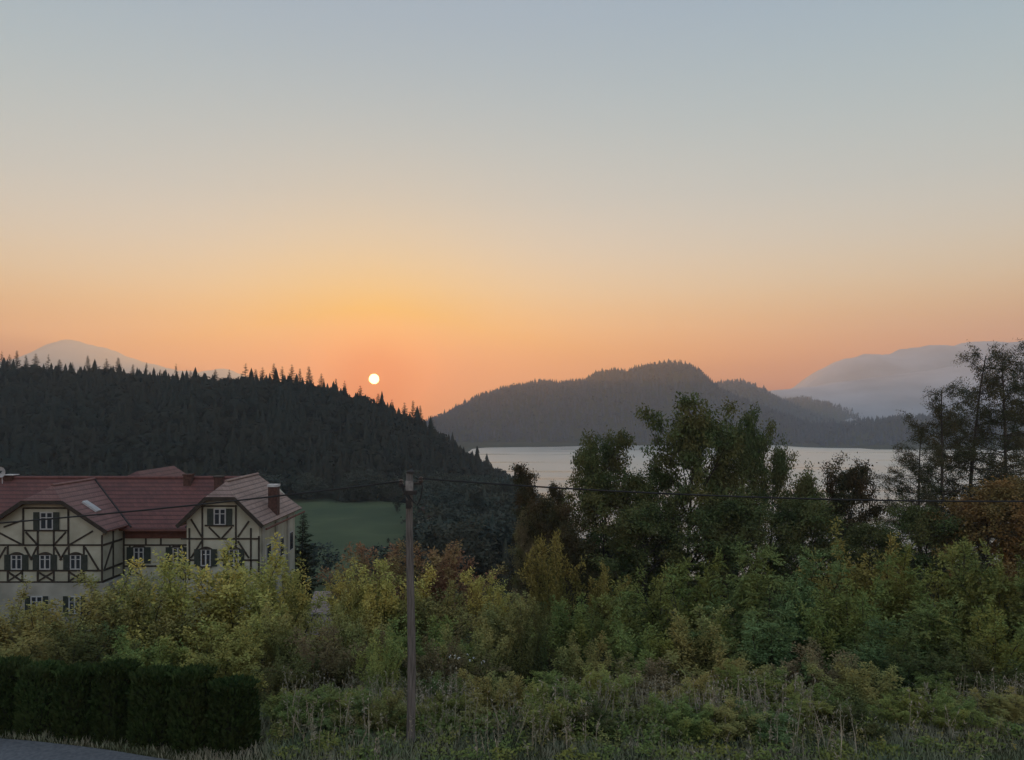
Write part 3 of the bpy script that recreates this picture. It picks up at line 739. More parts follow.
hb(MB().box(-28.4, -23.3, YM - .09, YM - .02, ZE - .75, ZE - .12), 'eaves_board', M['redwood'])
gs = MB(); gs.tube([(RW['cx'] + 3.2, 53.5, 52.1), (RW['cx'] + 3.2, 63.3, 52.1)], .075, 8); hb(gs, 'gutter', M['redwood'])
# skylight on the right slope of the left gable roof
sk = wp(90.5, 506.5, 56.5); 
def on_slope(d, px, py):
    # meet the ray with the right slope plane
    a = (px - CX) / F; c = (py - HY) / F
    Yv = (EYE - d['ridge'] - d['slope'] * d['cx']) / (c - d['slope'] * a)
    return np.array([a * Yv, Yv, EYE - c * Yv])
p = on_slope(LW, 91, 507); nrm = np.array([d_ for d_ in (LW['slope'], 0, 1)]); nrm /= np.linalg.norm(nrm); dn = np.array([1, 0, -LW['slope']]); dn /= np.linalg.norm(dn)
fr = MB().prism([p - dn * .62 + np.array([0, -.3, 0]), p + dn * .62 + np.array([0, -.3, 0]), p + dn * .62 + np.array([0, .3, 0]), p - dn * .62 + np.array([0, .3, 0])], nrm * .14)
skl = hb(fr, 'skylight', M['metal'])
sub(MB().prism([p - dn * .5 + np.array([0, -.2, 0]) + nrm * .142, p + dn * .5 + np.array([0, -.2, 0]) + nrm * .142, p + dn * .5 + np.array([0, .2, 0]) + nrm * .142, p - dn * .5 + np.array([0, .2, 0]) + nrm * .142], nrm * .012), 'pane', M['frame_white'], skl)

# timber frames
def timber(lines, y, wd=.115):
    mb = MB()
    for i, (x0, y0, x1, y1) in enumerate(lines):
        a = wp(x0, y0, y); b_ = wp(x1, y1, y)
        mb.bar(a, b_, wd, (0, -1, 0), .045 + .003 * (i % 7))
    return mb
L_lines = [(-8, 545, 102, 545), (-8, 570.5, 102, 570.5), (-8, 582, 103.5, 582), (102.2, 535, 102.2, 583), (23.5, 508, 23.5, 545), (68.5, 508, 68.5, 545), (38, 530, 38, 583), (54, 530, 54, 583),
           (23, 530.5, 69, 530.5), (69, 545, 69, 583), (84, 545, 84, 583), (22.5, 570, 22.5, 583), (8, 545, 8, 583), (26, 532, 38, 545), (66, 532, 54, 545), (0, 533, 22, 544.5), (93, 531, 70, 544.5),
           (85, 547, 99, 570), (55, 547, 62, 560), (68, 547, 60, 560), (25, 547, 32, 560), (37, 547, 31, 560), (6, 547, -6, 568), (38.5, 572, 53.5, 581), (53.5, 572, 38.5, 581),
           (69.5, 572, 83.5, 581), (83.5, 572, 69.5, 581), (8.5, 572, 22, 581), (22, 572, 8.5, 581), (23.5, 520, 4, 527), (68.5, 508, 23.5, 508), (-6, 530, -6, 582)]
hb(timber(L_lines, 54.0), 'timber_frame', M['timber'])
R_lines = [(181, 538.7, 260, 538.7), (189.5, 528, 189.5, 580), (202.5, 505, 202.5, 570), (236, 505, 236, 570), (251, 528, 251, 580), (259, 536, 259, 580), (205, 525.5, 234, 525.5), (191, 519, 202, 537), (249, 521, 238, 537),
           (209, 527, 220, 538), (232, 527, 222, 538), (189, 560, 259, 560), (191, 558, 202, 541), (249, 558, 238, 541), (202, 506, 236, 506)]
hb(timber(R_lines, 54.0), 'timber_frame', M['timber'])
C_lines = [(124, 545, 190, 545), (124, 531, 124, 590), (130, 545, 130, 575), (146, 536, 146, 545), (170, 545, 170, 575), (161, 536, 161, 545), (124, 566, 190, 566), (171, 568, 184, 580), (131, 568, 145, 580)]
hb(timber(C_lines, 56.8), 'timber_frame', M['timber'])
# side of the left wing that faces the right gable
sd = MB(); Xs = LW['cx'] + 3.9
for i, (ya, za, yb, zb_) in enumerate([(54.08, 50.9, 56.7, 50.9), (54.08, 49.13, 56.7, 49.13), (54.08, 48.36, 56.7, 48.36), (55.4, 48.3, 55.4, 51.9), (54.2, 49.2, 55.3, 50.8)]):
    sd.bar((Xs, ya, za), (Xs, yb, zb_), .15, (1, 0, 0), .04 + .003 * i)
hb(sd, 'timber_frame', M['timber'])

def window(px, py0, py1, wpx, Yw, shut, arch=True, bars=True):
    """white casement with two dark shutters; pixel box gives its size on the wall at depth Yw"""
    c0 = wp(px - wpx / 2, py1, Yw); c1 = wp(px + wpx / 2, py0, Yw); x0, x1, z0, z1 = c0[0], c1[0], c0[2], c1[2]
    y = Yw; f = MB(); t = .075
    f.box(x0, x0 + t, y - .06, y + .02, z0, z1); f.box(x1 - t, x1, y - .06, y + .02, z0, z1)
    f.box(x0 + t, x1 - t, y - .058, y + .02, z1 - t, z1); f.box(x0 + t, x1 - t, y - .058, y + .02, z0, z0 + t)
    xm = (x0 + x1) / 2; f.box(xm - .05, xm + .05, y - .062, y + .02, z0 + t, z1 - t)
    zt = z0 + (z1 - z0) * .68; f.box(x0 + t, xm - .05, y - .05, y + .02, zt - .025, zt + .025); f.box(xm + .05, x1 - t, y - .05, y + .02, zt - .025, zt + .025)
    fo = hb(f, 'window', M['frame_white'])
    sub(MB().box(x0 + t, x1 - t, y - .03, y - .018, z0 + t, z1 - t), 'pane', M['glass'], fo)
    sub(MB().box(x0 - .08, x1 + .08, y - .13, y - .066, z0 - .08, z0 - .003), 'sill', M['timber'], fo)
    if arch:
        k = 9; pts = [(x0 - .1 + (x1 - x0 + .2) * i / k, y, z1 + .02 + .16 * math.sin(math.pi * i / k)) for i in range(k + 1)]
        sub(MB().prism(pts + [(x1 + .1, y, z1 - .04), (x0 - .1, y, z1 - .04)], (0, -.072, 0)), 'lintel', M['timber'], fo)
    s_ = shut * Yw / F
    for a, b_ in ((x0 - s_ - .03, x0 - .03), (x1 + .03, x1 + s_ + .03)):
        sh = MB(); sh.box(a, b_, y - .085, y - .052, z0 - .02, z1)
        zz = z0 + .1
        while zz < z1 - .12:
            sh.box(a + .05, b_ - .05, y - .1, y - .085, zz, zz + .05); zz += .1
        sub(sh, 'shutter', M['shutter'], fo)
window(46.8, 512, 529.5, 13, 54, 6, arch=False)
for px in (16.8, 45.3, 75.8): window(px, 554.5, 569.5, 11, 54, 6)
window(75, 596, 614, 12, 53.93, 5, arch=False); window(37, 596, 614, 12, 53.93, 5, arch=False)
window(139, 547, 563, 10, YM, 6.5); window(178, 547, 563, 10, YM, 6.5)
window(220, 508.5, 525, 12, 54, 6, arch=False); window(206, 549, 566, 10, 54, 6); window(234, 549, 566, 10, 54, 5)
# windows and pilasters along the end wall
Xe = RW['cx'] + RW['hw']
pil = MB()
for yy in (54.5, 57.6, 60.6): pil.box(Xe, Xe + .12, yy, yy + .45, ZB, 52.05)
hb(pil, 'pilaster', M['plinth'])
for yy in (55.6, 58.8, 61.3):
    f = MB().box(Xe, Xe + .05, yy, yy + 1.0, 49.2, 50.7); fo = hb(f, 'window', M['frame_white'])
    sub(MB().box(Xe + .052, Xe + .06, yy + .08, yy + .92, 49.28, 50.62), 'pane', M['glass'], fo)

def chimney(px, pyt, pyb, wpx, Yd, mat, capmat, dz=.10, grow=.06, dep=None):
    a = wp(px - wpx / 2, pyb, Yd); b_ = wp(px + wpx / 2, pyt, Yd); d = dep or (b_[0] - a[0])
    c = hb(MB().box(a[0], b_[0], Yd, Yd + d, a[2] - .6, b_[2]), 'chimney', mat)
    sub(MB().box(a[0] - grow, b_[0] + grow, Yd - grow, Yd + d + grow, b_[2] + .002, b_[2] + dz), 'chimney_cap', capmat, c)
chimney(187, 475.5, 487, 7.5, 59.6, M['brick'], M['brick'])
chimney(143.5, 474.5, 480, 9, 62.5, M['brick'], M['iron'], .07, .12)
chimney(217.5, 477.5, 486, 7, 59.0, M['brick'], M['iron'])
chimney(272.5, 487, 512, 9, 57.2, M['brick'], M['metal'], .18, .04)
chimney(8, 475.5, 484, 8, 60.0, M['brick'], M['metal'], .06, .12)
dish = MB(); k = 10
c0 = wp(1, 472, 59.6)
ring = [[(c0[0] + rr * math.cos(a), c0[1] - .12 + dd, c0[2] + rr * math.sin(a)) for a in np.linspace(0, 2 * math.pi, 14, endpoint=False)] for rr, dd in ((.42, 0), (.3, .06), (.12, .1), (.12, .14), (.3, .1), (.42, .02))]
dish.add(sum(ring, []), [(i * 14 + j, i * 14 + (j + 1) % 14, (i + 1) * 14 + (j + 1) % 14, (i + 1) * 14 + j) for i in range(5) for j in range(14)])
do = hb(dish, 'satellite_dish', M['frame_white'])
sub(MB().tube([c0 + np.array([0, .1, 0]), c0 + np.array([0, .16, -.9])], .03, 6), 'mast', M['metal'], do)

# small pale-roofed outbuilding showing through the bushes
a = wp(318, 599, 47)
shed = empty('garden_shed', (a[0], 48, ground(a[0], 48)), 0, 'low outbuilding with pale pinkish shingled roof half hidden by yellowing bushes', 'shed')
gz = float(ground(a[0], 48)); zt = float(a[2]) - gz
MB().box(-.85, .85, -.6, 1.6, -.2, zt - 1.0).build('wall', M['plinth'], shed)
MB().prism([(-1.0, -1.5, zt - 2.2), (1.0, -1.5, zt - 2.2), (.45, .5, zt), (-.6, .5, zt)], (0, .06, .12)).build('roof', M['pale_shingle'], shed)

# two faint houses down in the valley
def far_house(px, py, Yd, wd, ht, label, wallm, roofm):
    p = wp(px, py, Yd); gz = float(ground(p[0], Yd)); o = empty('cottage', (p[0], Yd, gz), .5, label, 'house')
    H = float(p[2]) - gz
    MB().box(-wd / 2, wd / 2, -3, 3, -.5, H - ht).build('wall', wallm, o)
    rf = MB(); rf.prism([(-wd / 2 - .3, -3.4, H - ht - .1), (wd / 2 + .3, -3.4, H - ht - .1), (wd / 2 + .3, 0, H), (-wd / 2 - .3, 0, H)], (0, 0, .15))
    rf.prism([(-wd / 2 - .3, 3.4, H - ht - .1), (wd / 2 + .3, 3.4, H - ht - .1), (wd / 2 + .3, .001, H), (-wd / 2 - .3, .001, H)], (0, 0, .149)); ro = rf.build('roof', roofm, o)
    wn = MB()
    for xx in (-wd / 4, wd / 4): MB().box(xx - .5, xx + .5, -3.05, -3.002, H - ht - 1.9, H - ht - .6).build('window', M['glass'], o)
far_house(430, 507, 205, 4.5, 2.2, 'faint pale cottage among the hazy valley trees beside the meadow', M['plinth'], M['brick'])
far_house(474, 541, 165, 7, 1.4, 'low grey-roofed building down in the hazy dark valley wood', M['plinth'], M['metal'])

# ------------------------------------------------------------------ driveway, hedge, pole and wires
dx, dy = np.meshgrid(np.linspace(0, 1, 30), np.linspace(0, 1, 20))
xr = -19 + (-9.2 + 19) * dx; yf = np.interp(xr, [-19, -15.2, -10.7, -9.2], [24.2, 22.85, 21.75, 21.35])
yy = 6 + (yf - 6) * dy
zz = ground(xr, yy)
# the drive is its own sheet 4 cm above the local ground
tag(link('driveway', grid_mesh('driveway', xr, yy, zz + .045, M['asphalt'])), kind='structure')

def tpl_thuja(seed):
    rng = np.random.RandomState(seed); n = 5200; H = 2.0
    th = rng.rand(n) * 6.283; z = rng.rand(n) ** .9
    sq = lambda a: np.sign(np.cos(a)) * np.abs(np.cos(a)) ** .95
    x = sq(th); y = np.sign(np.sin(th)) * np.abs(np.sin(th)) ** .95
    taper = 1 - .30 * sstep(.7, 1.0, z) - .05 * z
    lump = 1 + .10 * fbm(th * 1.2 + seed, z * 5, seed, 3)
    top = rng.rand(n) < .14
    rr = np.where(top, np.sqrt(rng.rand(n)), rng.uniform(.84, 1.05, n)) * taper * lump
    z = np.where(top, .97 + rng.normal(size=n) * .012, z)
    P = np.stack([x * rr * .61, y * rr * .6, z * H], 1); D = np.stack([x * .45, y * .45, np.full(n, .95)], 1) + rng.normal(size=(n, 3)) * .3
    V, Fc = leaves(P, D, .17 * rng.uniform(.6, 1.3, n), .42, rng)
    me = mesh_np('foliage', V, [Fc], LEAF['thuja'])
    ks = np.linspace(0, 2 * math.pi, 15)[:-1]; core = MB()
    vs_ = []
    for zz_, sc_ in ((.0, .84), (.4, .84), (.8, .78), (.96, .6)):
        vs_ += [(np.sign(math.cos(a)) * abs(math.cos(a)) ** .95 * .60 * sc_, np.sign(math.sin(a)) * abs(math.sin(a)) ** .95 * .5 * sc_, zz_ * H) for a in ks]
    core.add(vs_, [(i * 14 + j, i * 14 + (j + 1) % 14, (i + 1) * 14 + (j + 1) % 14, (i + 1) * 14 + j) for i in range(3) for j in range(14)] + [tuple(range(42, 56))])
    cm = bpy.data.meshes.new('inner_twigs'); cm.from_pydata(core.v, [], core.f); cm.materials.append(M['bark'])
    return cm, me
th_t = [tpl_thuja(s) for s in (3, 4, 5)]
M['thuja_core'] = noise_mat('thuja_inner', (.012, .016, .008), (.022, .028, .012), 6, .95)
ends = ['clipped dark thuja ending the hedge beside the weeds', 'clipped dark thuja, second from the right end of the hedge', 'clipped dark thuja, third from the right end of the hedge',
        'clipped dark thuja, fourth from the right end of the hedge', 'clipped dark thuja, fifth from the right end of the hedge', 'clipped dark thuja, sixth from the right end of the hedge',
        'clipped dark thuja, seventh from the right end of the hedge', 'clipped dark thuja, eighth from the right end of the hedge']
hr = np.random.RandomState(8)
for i, lab in enumerate(ends):
    t = i / 7; x = -8.05 - 8.7 * t; y = 22.35 + 1.55 * t
    o = empty('thuja', (x, y, float(ground(x, y)) - .05), hr.normal() * .1 - .17, lab, 'hedge shrub', 'clipped thujas of the hedge along the drive')
    cm, me = th_t[i % 3]
    link('inner_twigs', cm, o, M['thuja_core']); link('foliage', me, o, LEAF['thuja'])
    o.scale = (1.02 + hr.normal() * .03, 1.0, (1.0 if i else 1.02) + hr.normal() * .035)

PY = 22.7; pb = wp(410.5, 745, PY); PX = float(pb[0]); pg = float(ground(PX, PY)); ptop = EYE - (473 - HY) * PY / F
pole = empty('utility_pole', (PX, PY, pg), 0, 'weathered wooden utility pole carrying the overhead cables', 'utility pole')
PH = ptop - pg
zs = np.linspace(-.6, PH, 12); sh = MB(); sh.tube([(.035 * math.sin(z * .7), 0, z) for z in zs], np.linspace(.132, .098, 12), 14); so_ = sh.build('shaft', M['pole_wood'], pole, smooth=True)
MB().tube([(0, 0, PH - .005), (0, 0, PH + .05), (0, 0, PH + .09)], [.125, .12, .03], 14).build('cap', M['iron'], pole)
br = MB(); br.box(-.17, .17, -.16, -.10, PH - .62, PH - .52); br.build('bracket', M['iron'], pole)
for bx in ((-.17, .17, .10, .16, PH - .62, PH - .52), (.10, .36, -.03, .03, PH - .34, PH - .28), (-.34, -.10, -.03, .03, PH - .42, PH - .36)):
    MB().box(*bx).build('bracket', M['iron'], pole)
for sx_, zz_ in ((.30, PH - .28), (-.28, PH - .36)):
    MB().tube([(sx_, 0, zz_), (sx_, 0, zz_ + .05), (sx_, 0, zz_ + .09), (sx_, 0, zz_ + .13), (sx_, 0, zz_ + .17)], [.05, .075, .05, .07, .03], 10).build('insulator', M['porcelain'], pole)
MB().box(-.12, .10, -.185, -.165, PH - .5, PH - .22).build('number_plate', M['plate'], pole)
lp = MB(); lp.tube([(.30, 0, PH - .14), (.36, -.03, PH - .4), (.30, -.06, PH - .75), (.20, -.08, PH - .95), (.08, -.15, PH - .8), (-.05, -.17, PH - .62)], .022, 6); lp.build('cable_loop', M['cable'], pole)
lp = MB(); lp.tube([(-.28, 0, PH - .22), (-.2, -.1, PH - .5), (-.02, -.18, PH - .75), (.05, -.17, PH - .98)], .03, 6); lp.build('cable_loop', M['cable'], pole)
MB().box(-.11, .05, -.22, -.15, PH - 1.02, PH - .78).build('junction_box', M['iron'], pole)

def cable(p0, p1, sag, label):
    t = np.linspace(0, 1, 50); P = np.array(p0)[None] * (1 - t[:, None]) + np.array(p1)[None] * t[:, None]; P[:, 2] -= 4 * sag * t * (1 - t)
    o = MB().tube(P, .024, 6).build('overhead_cable', M['cable']); tag(o, label, 'cable', 'overhead cables from the wooden pole')
p0 = (PX + .30, PY, ptop - .16)
cable(p0, (PX + 36, PY + .3, ptop - .1), .72, 'thin dark overhead cable running from the pole across the trees and lake')
p0 = (PX - .28, PY, ptop - .24)
cable(p0, (PX - 30, PY + .8, 55.9), .42, 'thin dark overhead cable running from the pole past the timbered house')

# ------------------------------------------------------------------ trees and bushes one can tell apart
G_T, G_S = 'trees between the house and the lake', 'bushes on the slope below the weeds'
T = [
 ('spire', 0, 545, 75, 466, 52, 'darkbrown', 'slim pointed dark tree left of the thin topped one, before the lake', 'slender_tree'),
 ('spire', 1, 577, 80, 484, 34, 'darkbrown', 'thin-topped dark tree between the slim pointed tree and the lake trees', 'slender_tree'),
 ('tree_open', 0, 614, 72, 434, 100, 'dark', 'dark leafy tree whose top breaks the lake shore line, left of the tallest', 'broadleaf_tree'),
 ('tree_open', 1, 686, 70, 399, 120, 'dark', 'tallest dark leafy tree standing before the lake', 'broadleaf_tree'),
 ('tree_open', 2, 736, 74, 412, 60, 'dark', 'dark leafy tree close behind the right side of the tallest tree', 'broadleaf_tree'),
 ('tree', 0, 770, 76, 444, 68, 'dark', 'dense dark tree right of the tallest pair, under the far lake shore', 'broadleaf_tree'),
 ('tree_open', 3, 843, 72, 460, 92, 'darkbrown', 'brownish round-topped tree against the right part of the lake', 'broadleaf_tree'),
 ('tree_thin', 0, 884, 80, 500, 50, 'darkbrown', 'thin half-bare young tree left of the tall open larches', 'young_tree'),
 ('larch', 0, 940, 68, 386, 130, 'larch', 'shortest of the open larches, leaning toward the lake', 'larch_tree'),
 ('larch', 1, 968, 70, 350, 135, 'larch', 'tall open larch in the middle of the clump by the lake', 'larch_tree'),
 ('larch', 2, 1003, 69, 348, 135, 'larch', 'tall open larch with thick straight trunk, right of the middle one', 'larch_tree'),
 ('larch', 0, 1040, 72, 342, 140, 'larch', 'open larch reaching out of the frame at the right edge', 'larch_tree'),
 ('tree', 1, 985, 58, 482, 120, 'autumn', 'orange-brown bushy tree under the open larches', 'broadleaf_tree'),
 ('tree', 2, 1046, 57, 480, 100, 'autumn', 'brownish bushy tree at the right edge under the larches', 'broadleaf_tree'),
 ('tree', 0, 930, 60, 505, 90, 'dark', 'dark low tree left of the orange-brown bushy one', 'broadleaf_tree'),
 ('tree', 3, 640, 64, 504, 120, 'dark', 'dark low tree at the foot of the tallest tree, left side', 'broadleaf_tree'),
 ('tree', 1, 572, 66, 528, 80, 'darkbrown', 'dark brownish low tree under the slim pointed trees', 'broadleaf_tree'),
 ('tree', 2, 718, 63, 500, 120, 'dark', 'dark low tree at the foot of the tallest tree, right side', 'broadleaf_tree'),
 ('tree', 3, 800, 64, 498, 116, 'dark', 'dark low tree below the round-topped brownish tree, left side', 'broadleaf_tree'),
 ('tree', 0, 868, 62, 520, 90, 'dark', 'dark low tree below the half-bare young tree', 'broadleaf_tree'),
 ('tree', 1, 528, 72, 512, 46, 'brown', 'narrow brown tree at the left edge of the lakeside trees', 'broadleaf_tree'),
 ('tree', 2, 652, 68, 466, 84, 'dark', 'dark leafy tree filling the gap left of the tallest tree', 'broadleaf_tree'),
 ('tree', 3, 598, 71, 474, 90, 'dark', 'dark bushy tree right of the thin topped tree', 'broadleaf_tree'),
 ('tree', 0, 716, 72, 450, 80, 'dark', 'dark leafy tree closing the right flank of the tallest tree', 'broadleaf_tree'),
 ('tree', 1, 800, 71, 476, 80, 'dark', 'dark tree between the dense dark tree and the round topped brownish one', 'broadleaf_tree'),
 ('tree', 2, 556, 70, 496, 70, 'darkbrown', 'dark low tree directly below the slim pointed tree', 'broadleaf_tree'),
 ('larch', 1, 920, 72, 430, 110, 'larch', 'lowest open larch at the water side of the clump', 'larch_tree'),
 ('spruce', 0, 301, 64, 512, 52, 'spruce', 'dark spruce beside the end wall of the timbered house', 'spruce_tree'),
 ('shrub', 2, 440, 58, 545, 84, 'russet', 'russet bushy tree right of the utility pole', 'bushy_tree'),
 ('shrub', 3, 372, 58, 548, 76, 'russet', 'russet and olive tree just left of the utility pole', 'broadleaf_tree'),
 ('shrub', 1, 480, 62, 588, 60, 'brown', 'low brownish tree between the russet tree and the yellow sapling', 'broadleaf_tree'),
]
for kind, v, px, Yd, top, wpx, leaf, lab, nm in T:
    plant(nm, kind, v, px, Yd, top, leaf, lab, 'tree', G_T, wpx, 'bark_grey' if kind == 'larch' else 'bark')

S = [
 ('shrub', 0, 240, 41, 552, 130, 'yellowgreen', 'big yellow-green bush hiding the right gable of the house'),
 ('shrub', 1, 172, 40, 562, 110, 'yellowgreen', 'yellow-green bush below the middle windows of the house'),
 ('shrub', 2, 128, 38, 578, 100, 'olive', 'olive bush below the right corner of the left gable'),
 ('shrub', 3, 58, 37, 600, 110, 'olive', 'olive bush covering the ground floor windows of the left gable'),
 ('shrub', 0, 8, 38, 596, 100, 'olive', 'olive bush at the left edge before the house'),
 ('shrub', 1, 287, 40, 572, 76, 'yellowgreen', 'yellow-green bush at the right end of the house'),
 ('shrub', 2, 350, 44, 578, 66, 'yellowgreen', 'yellowing bush between the pale shed roof and the utility pole'),
 ('shrub', 3, 385, 44, 566, 76, 'yellowgreen', 'golden-tinged bush directly behind the utility pole'),
 ('shrub', 0, 432, 43, 582, 80, 'olive', 'olive bush right of the pole below the russet tree'),
 ('upright', 0, 492, 46, 574, 64, 'yellowgreen', 'yellow-brown upright sapling in the gap left of the lake trees'),
 ('upright', 1, 551, 47, 538, 52, 'yellow', 'tall yellow sapling below the slim pointed trees'),
 ('upright', 2, 603, 45, 570, 46, 'yellow', 'smaller yellow sapling right of the tall yellow one'),
 ('shrub', 1, 520, 42, 602, 80, 'olive', 'olive bush between the yellow-brown and the tall yellow sapling'),
 ('shrub', 2, 575, 40, 602, 76, 'green', 'green bush below the two yellow saplings'),
 ('shrub', 3, 645, 40, 580, 84, 'fresh', 'light green bush at the foot of the lake trees, left of the feathery ones'),
 ('pinnate', 0, 698, 38, 562, 96, 'green', 'feathery green bush below the tallest tree'),
 ('pinnate', 1, 752, 36, 548, 100, 'blue', 'blue-green feathery bush below the dense dark tree'),
 ('pinnate', 2, 808, 37, 556, 96, 'blue', 'second blue-green feathery bush, left of the yellow-topped bush'),
 ('shrub', 0, 866, 43, 538, 96, 'yellow', 'yellow-topped bush below the half-bare young tree'),
 ('pinnate', 0, 905, 39, 556, 90, 'green', 'feathery green bush right of the yellow-topped bush'),
 ('pinnate', 1, 958, 38, 545, 94, 'fresh', 'light green feathery bush below the orange-brown bushy tree'),
 ('pinnate', 2, 1012, 36, 530, 100, 'fresh', 'tall light green feathery bush at the right edge'),
 ('pinnate', 0, 1060, 36, 533, 100, 'green', 'feathery green bush cut by the right edge of the view'),
 ('shrub', 3, 848, 34, 592, 90, 'green', 'green bush in front of the yellow-topped bush'),
 ('pinnate', 1, 935, 32, 606, 100, 'fresh', 'low light green feathery bush right of centre of the right thicket'),
 ('pinnate', 2, 880, 31, 626, 90, 'blue', 'low blue-green feathery bush in front of the green bush'),
 ('shrub', 1, 992, 31, 610, 100, 'green', 'low green bush under the tall feathery bush at the right edge'),
 ('shrub', 2, 700, 33, 616, 90, 'olive', 'low olive bush in front of the feathery green one'),
 ('pinnate', 0, 770, 32, 612, 96, 'blue', 'low blue-green feathery bush in front of the feathery pair'),
 ('shrub', 0, 640, 33, 622, 86, 'green', 'low green bush in front of the light green one'),
 ('shrub', 3, 820, 29.5, 650, 80, 'brown', 'low brown-leaved bush near the dry weeds'),
 ('shrub', 2, 905, 29, 656, 84, 'dark', 'low dark bush near the dry weeds on the right'),
 ('shrub', 1, 975, 29, 652, 84, 'dark', 'low dark bush near the dry weeds at the right edge'),
 ('upright', 0, 530, 32, 610, 40, 'dark', 'dark upright bush in the middle of the slope'),
 ('shrub', 0, 582, 31, 640, 70, 'olive', 'low olive bush right of the dark upright bush'),
 ('upright', 1, 380, 28, 636, 52, 'fresh', 'bright green upright bush touching the left of the pole'),
 ('shrub', 3, 330, 30, 634, 80, 'brown', 'brownish bush between the hedge end and the bright green bush'),
 ('shrub', 2, 286, 27.5, 662, 70, 'dark', 'dark bush right beside the hedge end'),
 ('shrub', 1, 225, 33, 628, 96, 'yellowgreen', 'yellow-green bush rising over the right half of the hedge'),
 ('shrub', 0, 150, 32, 636, 96, 'green', 'green bush rising over the middle of the hedge'),
 ('shrub', 2, 70, 32, 632, 96, 'dark', 'dark green bush rising over the left half of the hedge'),
 ('shrub', 3, 0, 32, 634, 90, 'olive', 'olive bush rising over the left end of the hedge'),
 ('shrub', 0, 445, 31, 640, 70, 'brown', 'brownish bush with a few white blossoms right of the pole'),
 ('shrub', 1, 485, 33, 628, 70, 'olive', 'olive bush left of the dark upright bush'),
 ('shrub', 2, 440, 27.5, 676, 56, 'blue', 'low grey-green bush just right of the pole foot'),
 ('upright', 2, 352, 26.5, 690, 40, 'green', 'low green bush left of the pole foot'),
 ('shrub', 3, 650, 29, 664, 70, 'brown', 'low brown bush among the dry weeds in the middle'),
 ('shrub', 1, 735, 29, 660, 80, 'olive', 'low olive bush among the dry weeds, right of the brown one'),
 ('shrub', 0, 348, 37, 606, 66, 'olive', 'olive bush right of the pale shed roof'),
 ('shrub', 2, 286, 36, 612, 66, 'olive', 'olive bush left of the pale shed roof'),
 ('shrub', 3, 430, 36, 622, 84, 'green', 'green bush right of the pole, behind the white-flecked bush'),
 ('shrub', 1, 296, 24.6, 694, 60, 'green', 'low green bush at the foot of the dark bush by the hedge end'),
 ('shrub', 0, 332, 24.2, 700, 56, 'blue', 'low grey-green bush by the drive side of the weeds'),
 ('upright', 1, 374, 24.4, 690, 44, 'fresh', 'knee-high light green bush just left of the pole foot'),
 ('shrub', 2, 446, 24.8, 698, 56, 'green', 'knee-high green bush a step right of the pole foot'),
 ('shrub', 3, 492, 25.6, 676, 64, 'olive', 'low olive bush in the weeds under the dark upright bush, left side'),
 ('pinnate', 1, 545, 26, 672, 60, 'green', 'low feathery bush in the weeds under the dark upright bush, right side'),
 ('shrub', 1, 600, 26.4, 672, 66, 'fresh', 'low light green bush in the weeds under the smaller yellow sapling'),
 ('shrub', 0, 690, 26.4, 678, 66, 'olive', 'low olive bush half sunk in the dry weeds below the low olive one'),
 ('pinnate', 2, 748, 27, 668, 70, 'green', 'low feathery green bush half sunk in the weeds'),
 ('shrub', 2, 800, 26.4, 682, 66, 'green', 'low green bush beside the brown-leaved one, in the weeds'),
 ('shrub', 3, 862, 27, 668, 70, 'olive', 'low olive bush between the brown-leaved and the dark bush'),
 ('pinnate', 0, 940, 26.6, 678, 70, 'green', 'low feathery bush in front of the two dark bushes'),
 ('shrub', 1, 1008, 26, 690, 66, 'dark', 'low dark bush in the weeds at the right edge'),
]
for kind, v, px, Yd, top, wpx, leaf, lab in S:
    o = plant('sapling' if kind == 'upright' and 'sapling' in lab else 'bush', kind, v, px, Yd, top, leaf, lab, 'sapling' if 'sapling' in lab else 'bush', G_S, wpx)
    if 'white blossoms' in lab:  # small white leaf-shaped flecks scattered in the bush
        rb = np.random.RandomState(2); sx_, sz_ = o.scale[0], o.scale[2]; rot = o.rotation_euler[2]
        pts = []
        for px2, py2 in ((450, 657), (455, 656), (458, 658), (468, 655), (474, 658), (481, 662), (484, 661), (470, 661)):
            q = wp(px2, py2, 29.7) - np.array(o.location); c_, s_ = math.cos(-rot), math.sin(-rot)
            pts.append((np.array([(q[0] * c_ - q[1] * s_), (q[0] * s_ + q[1] * c_), q[2]])) / np.array([sx_, sx_, sz_]))
        P = np.repeat(np.array(pts), 7, 0) + rb.normal(size=(56, 3)) * .03
        Vb, Fb = leaves(P, rb.normal(size=(56, 3)), .07, .9, rb); link('flecks', mesh_np('flecks', Vb, [Fb], M['white_fleck']), o)

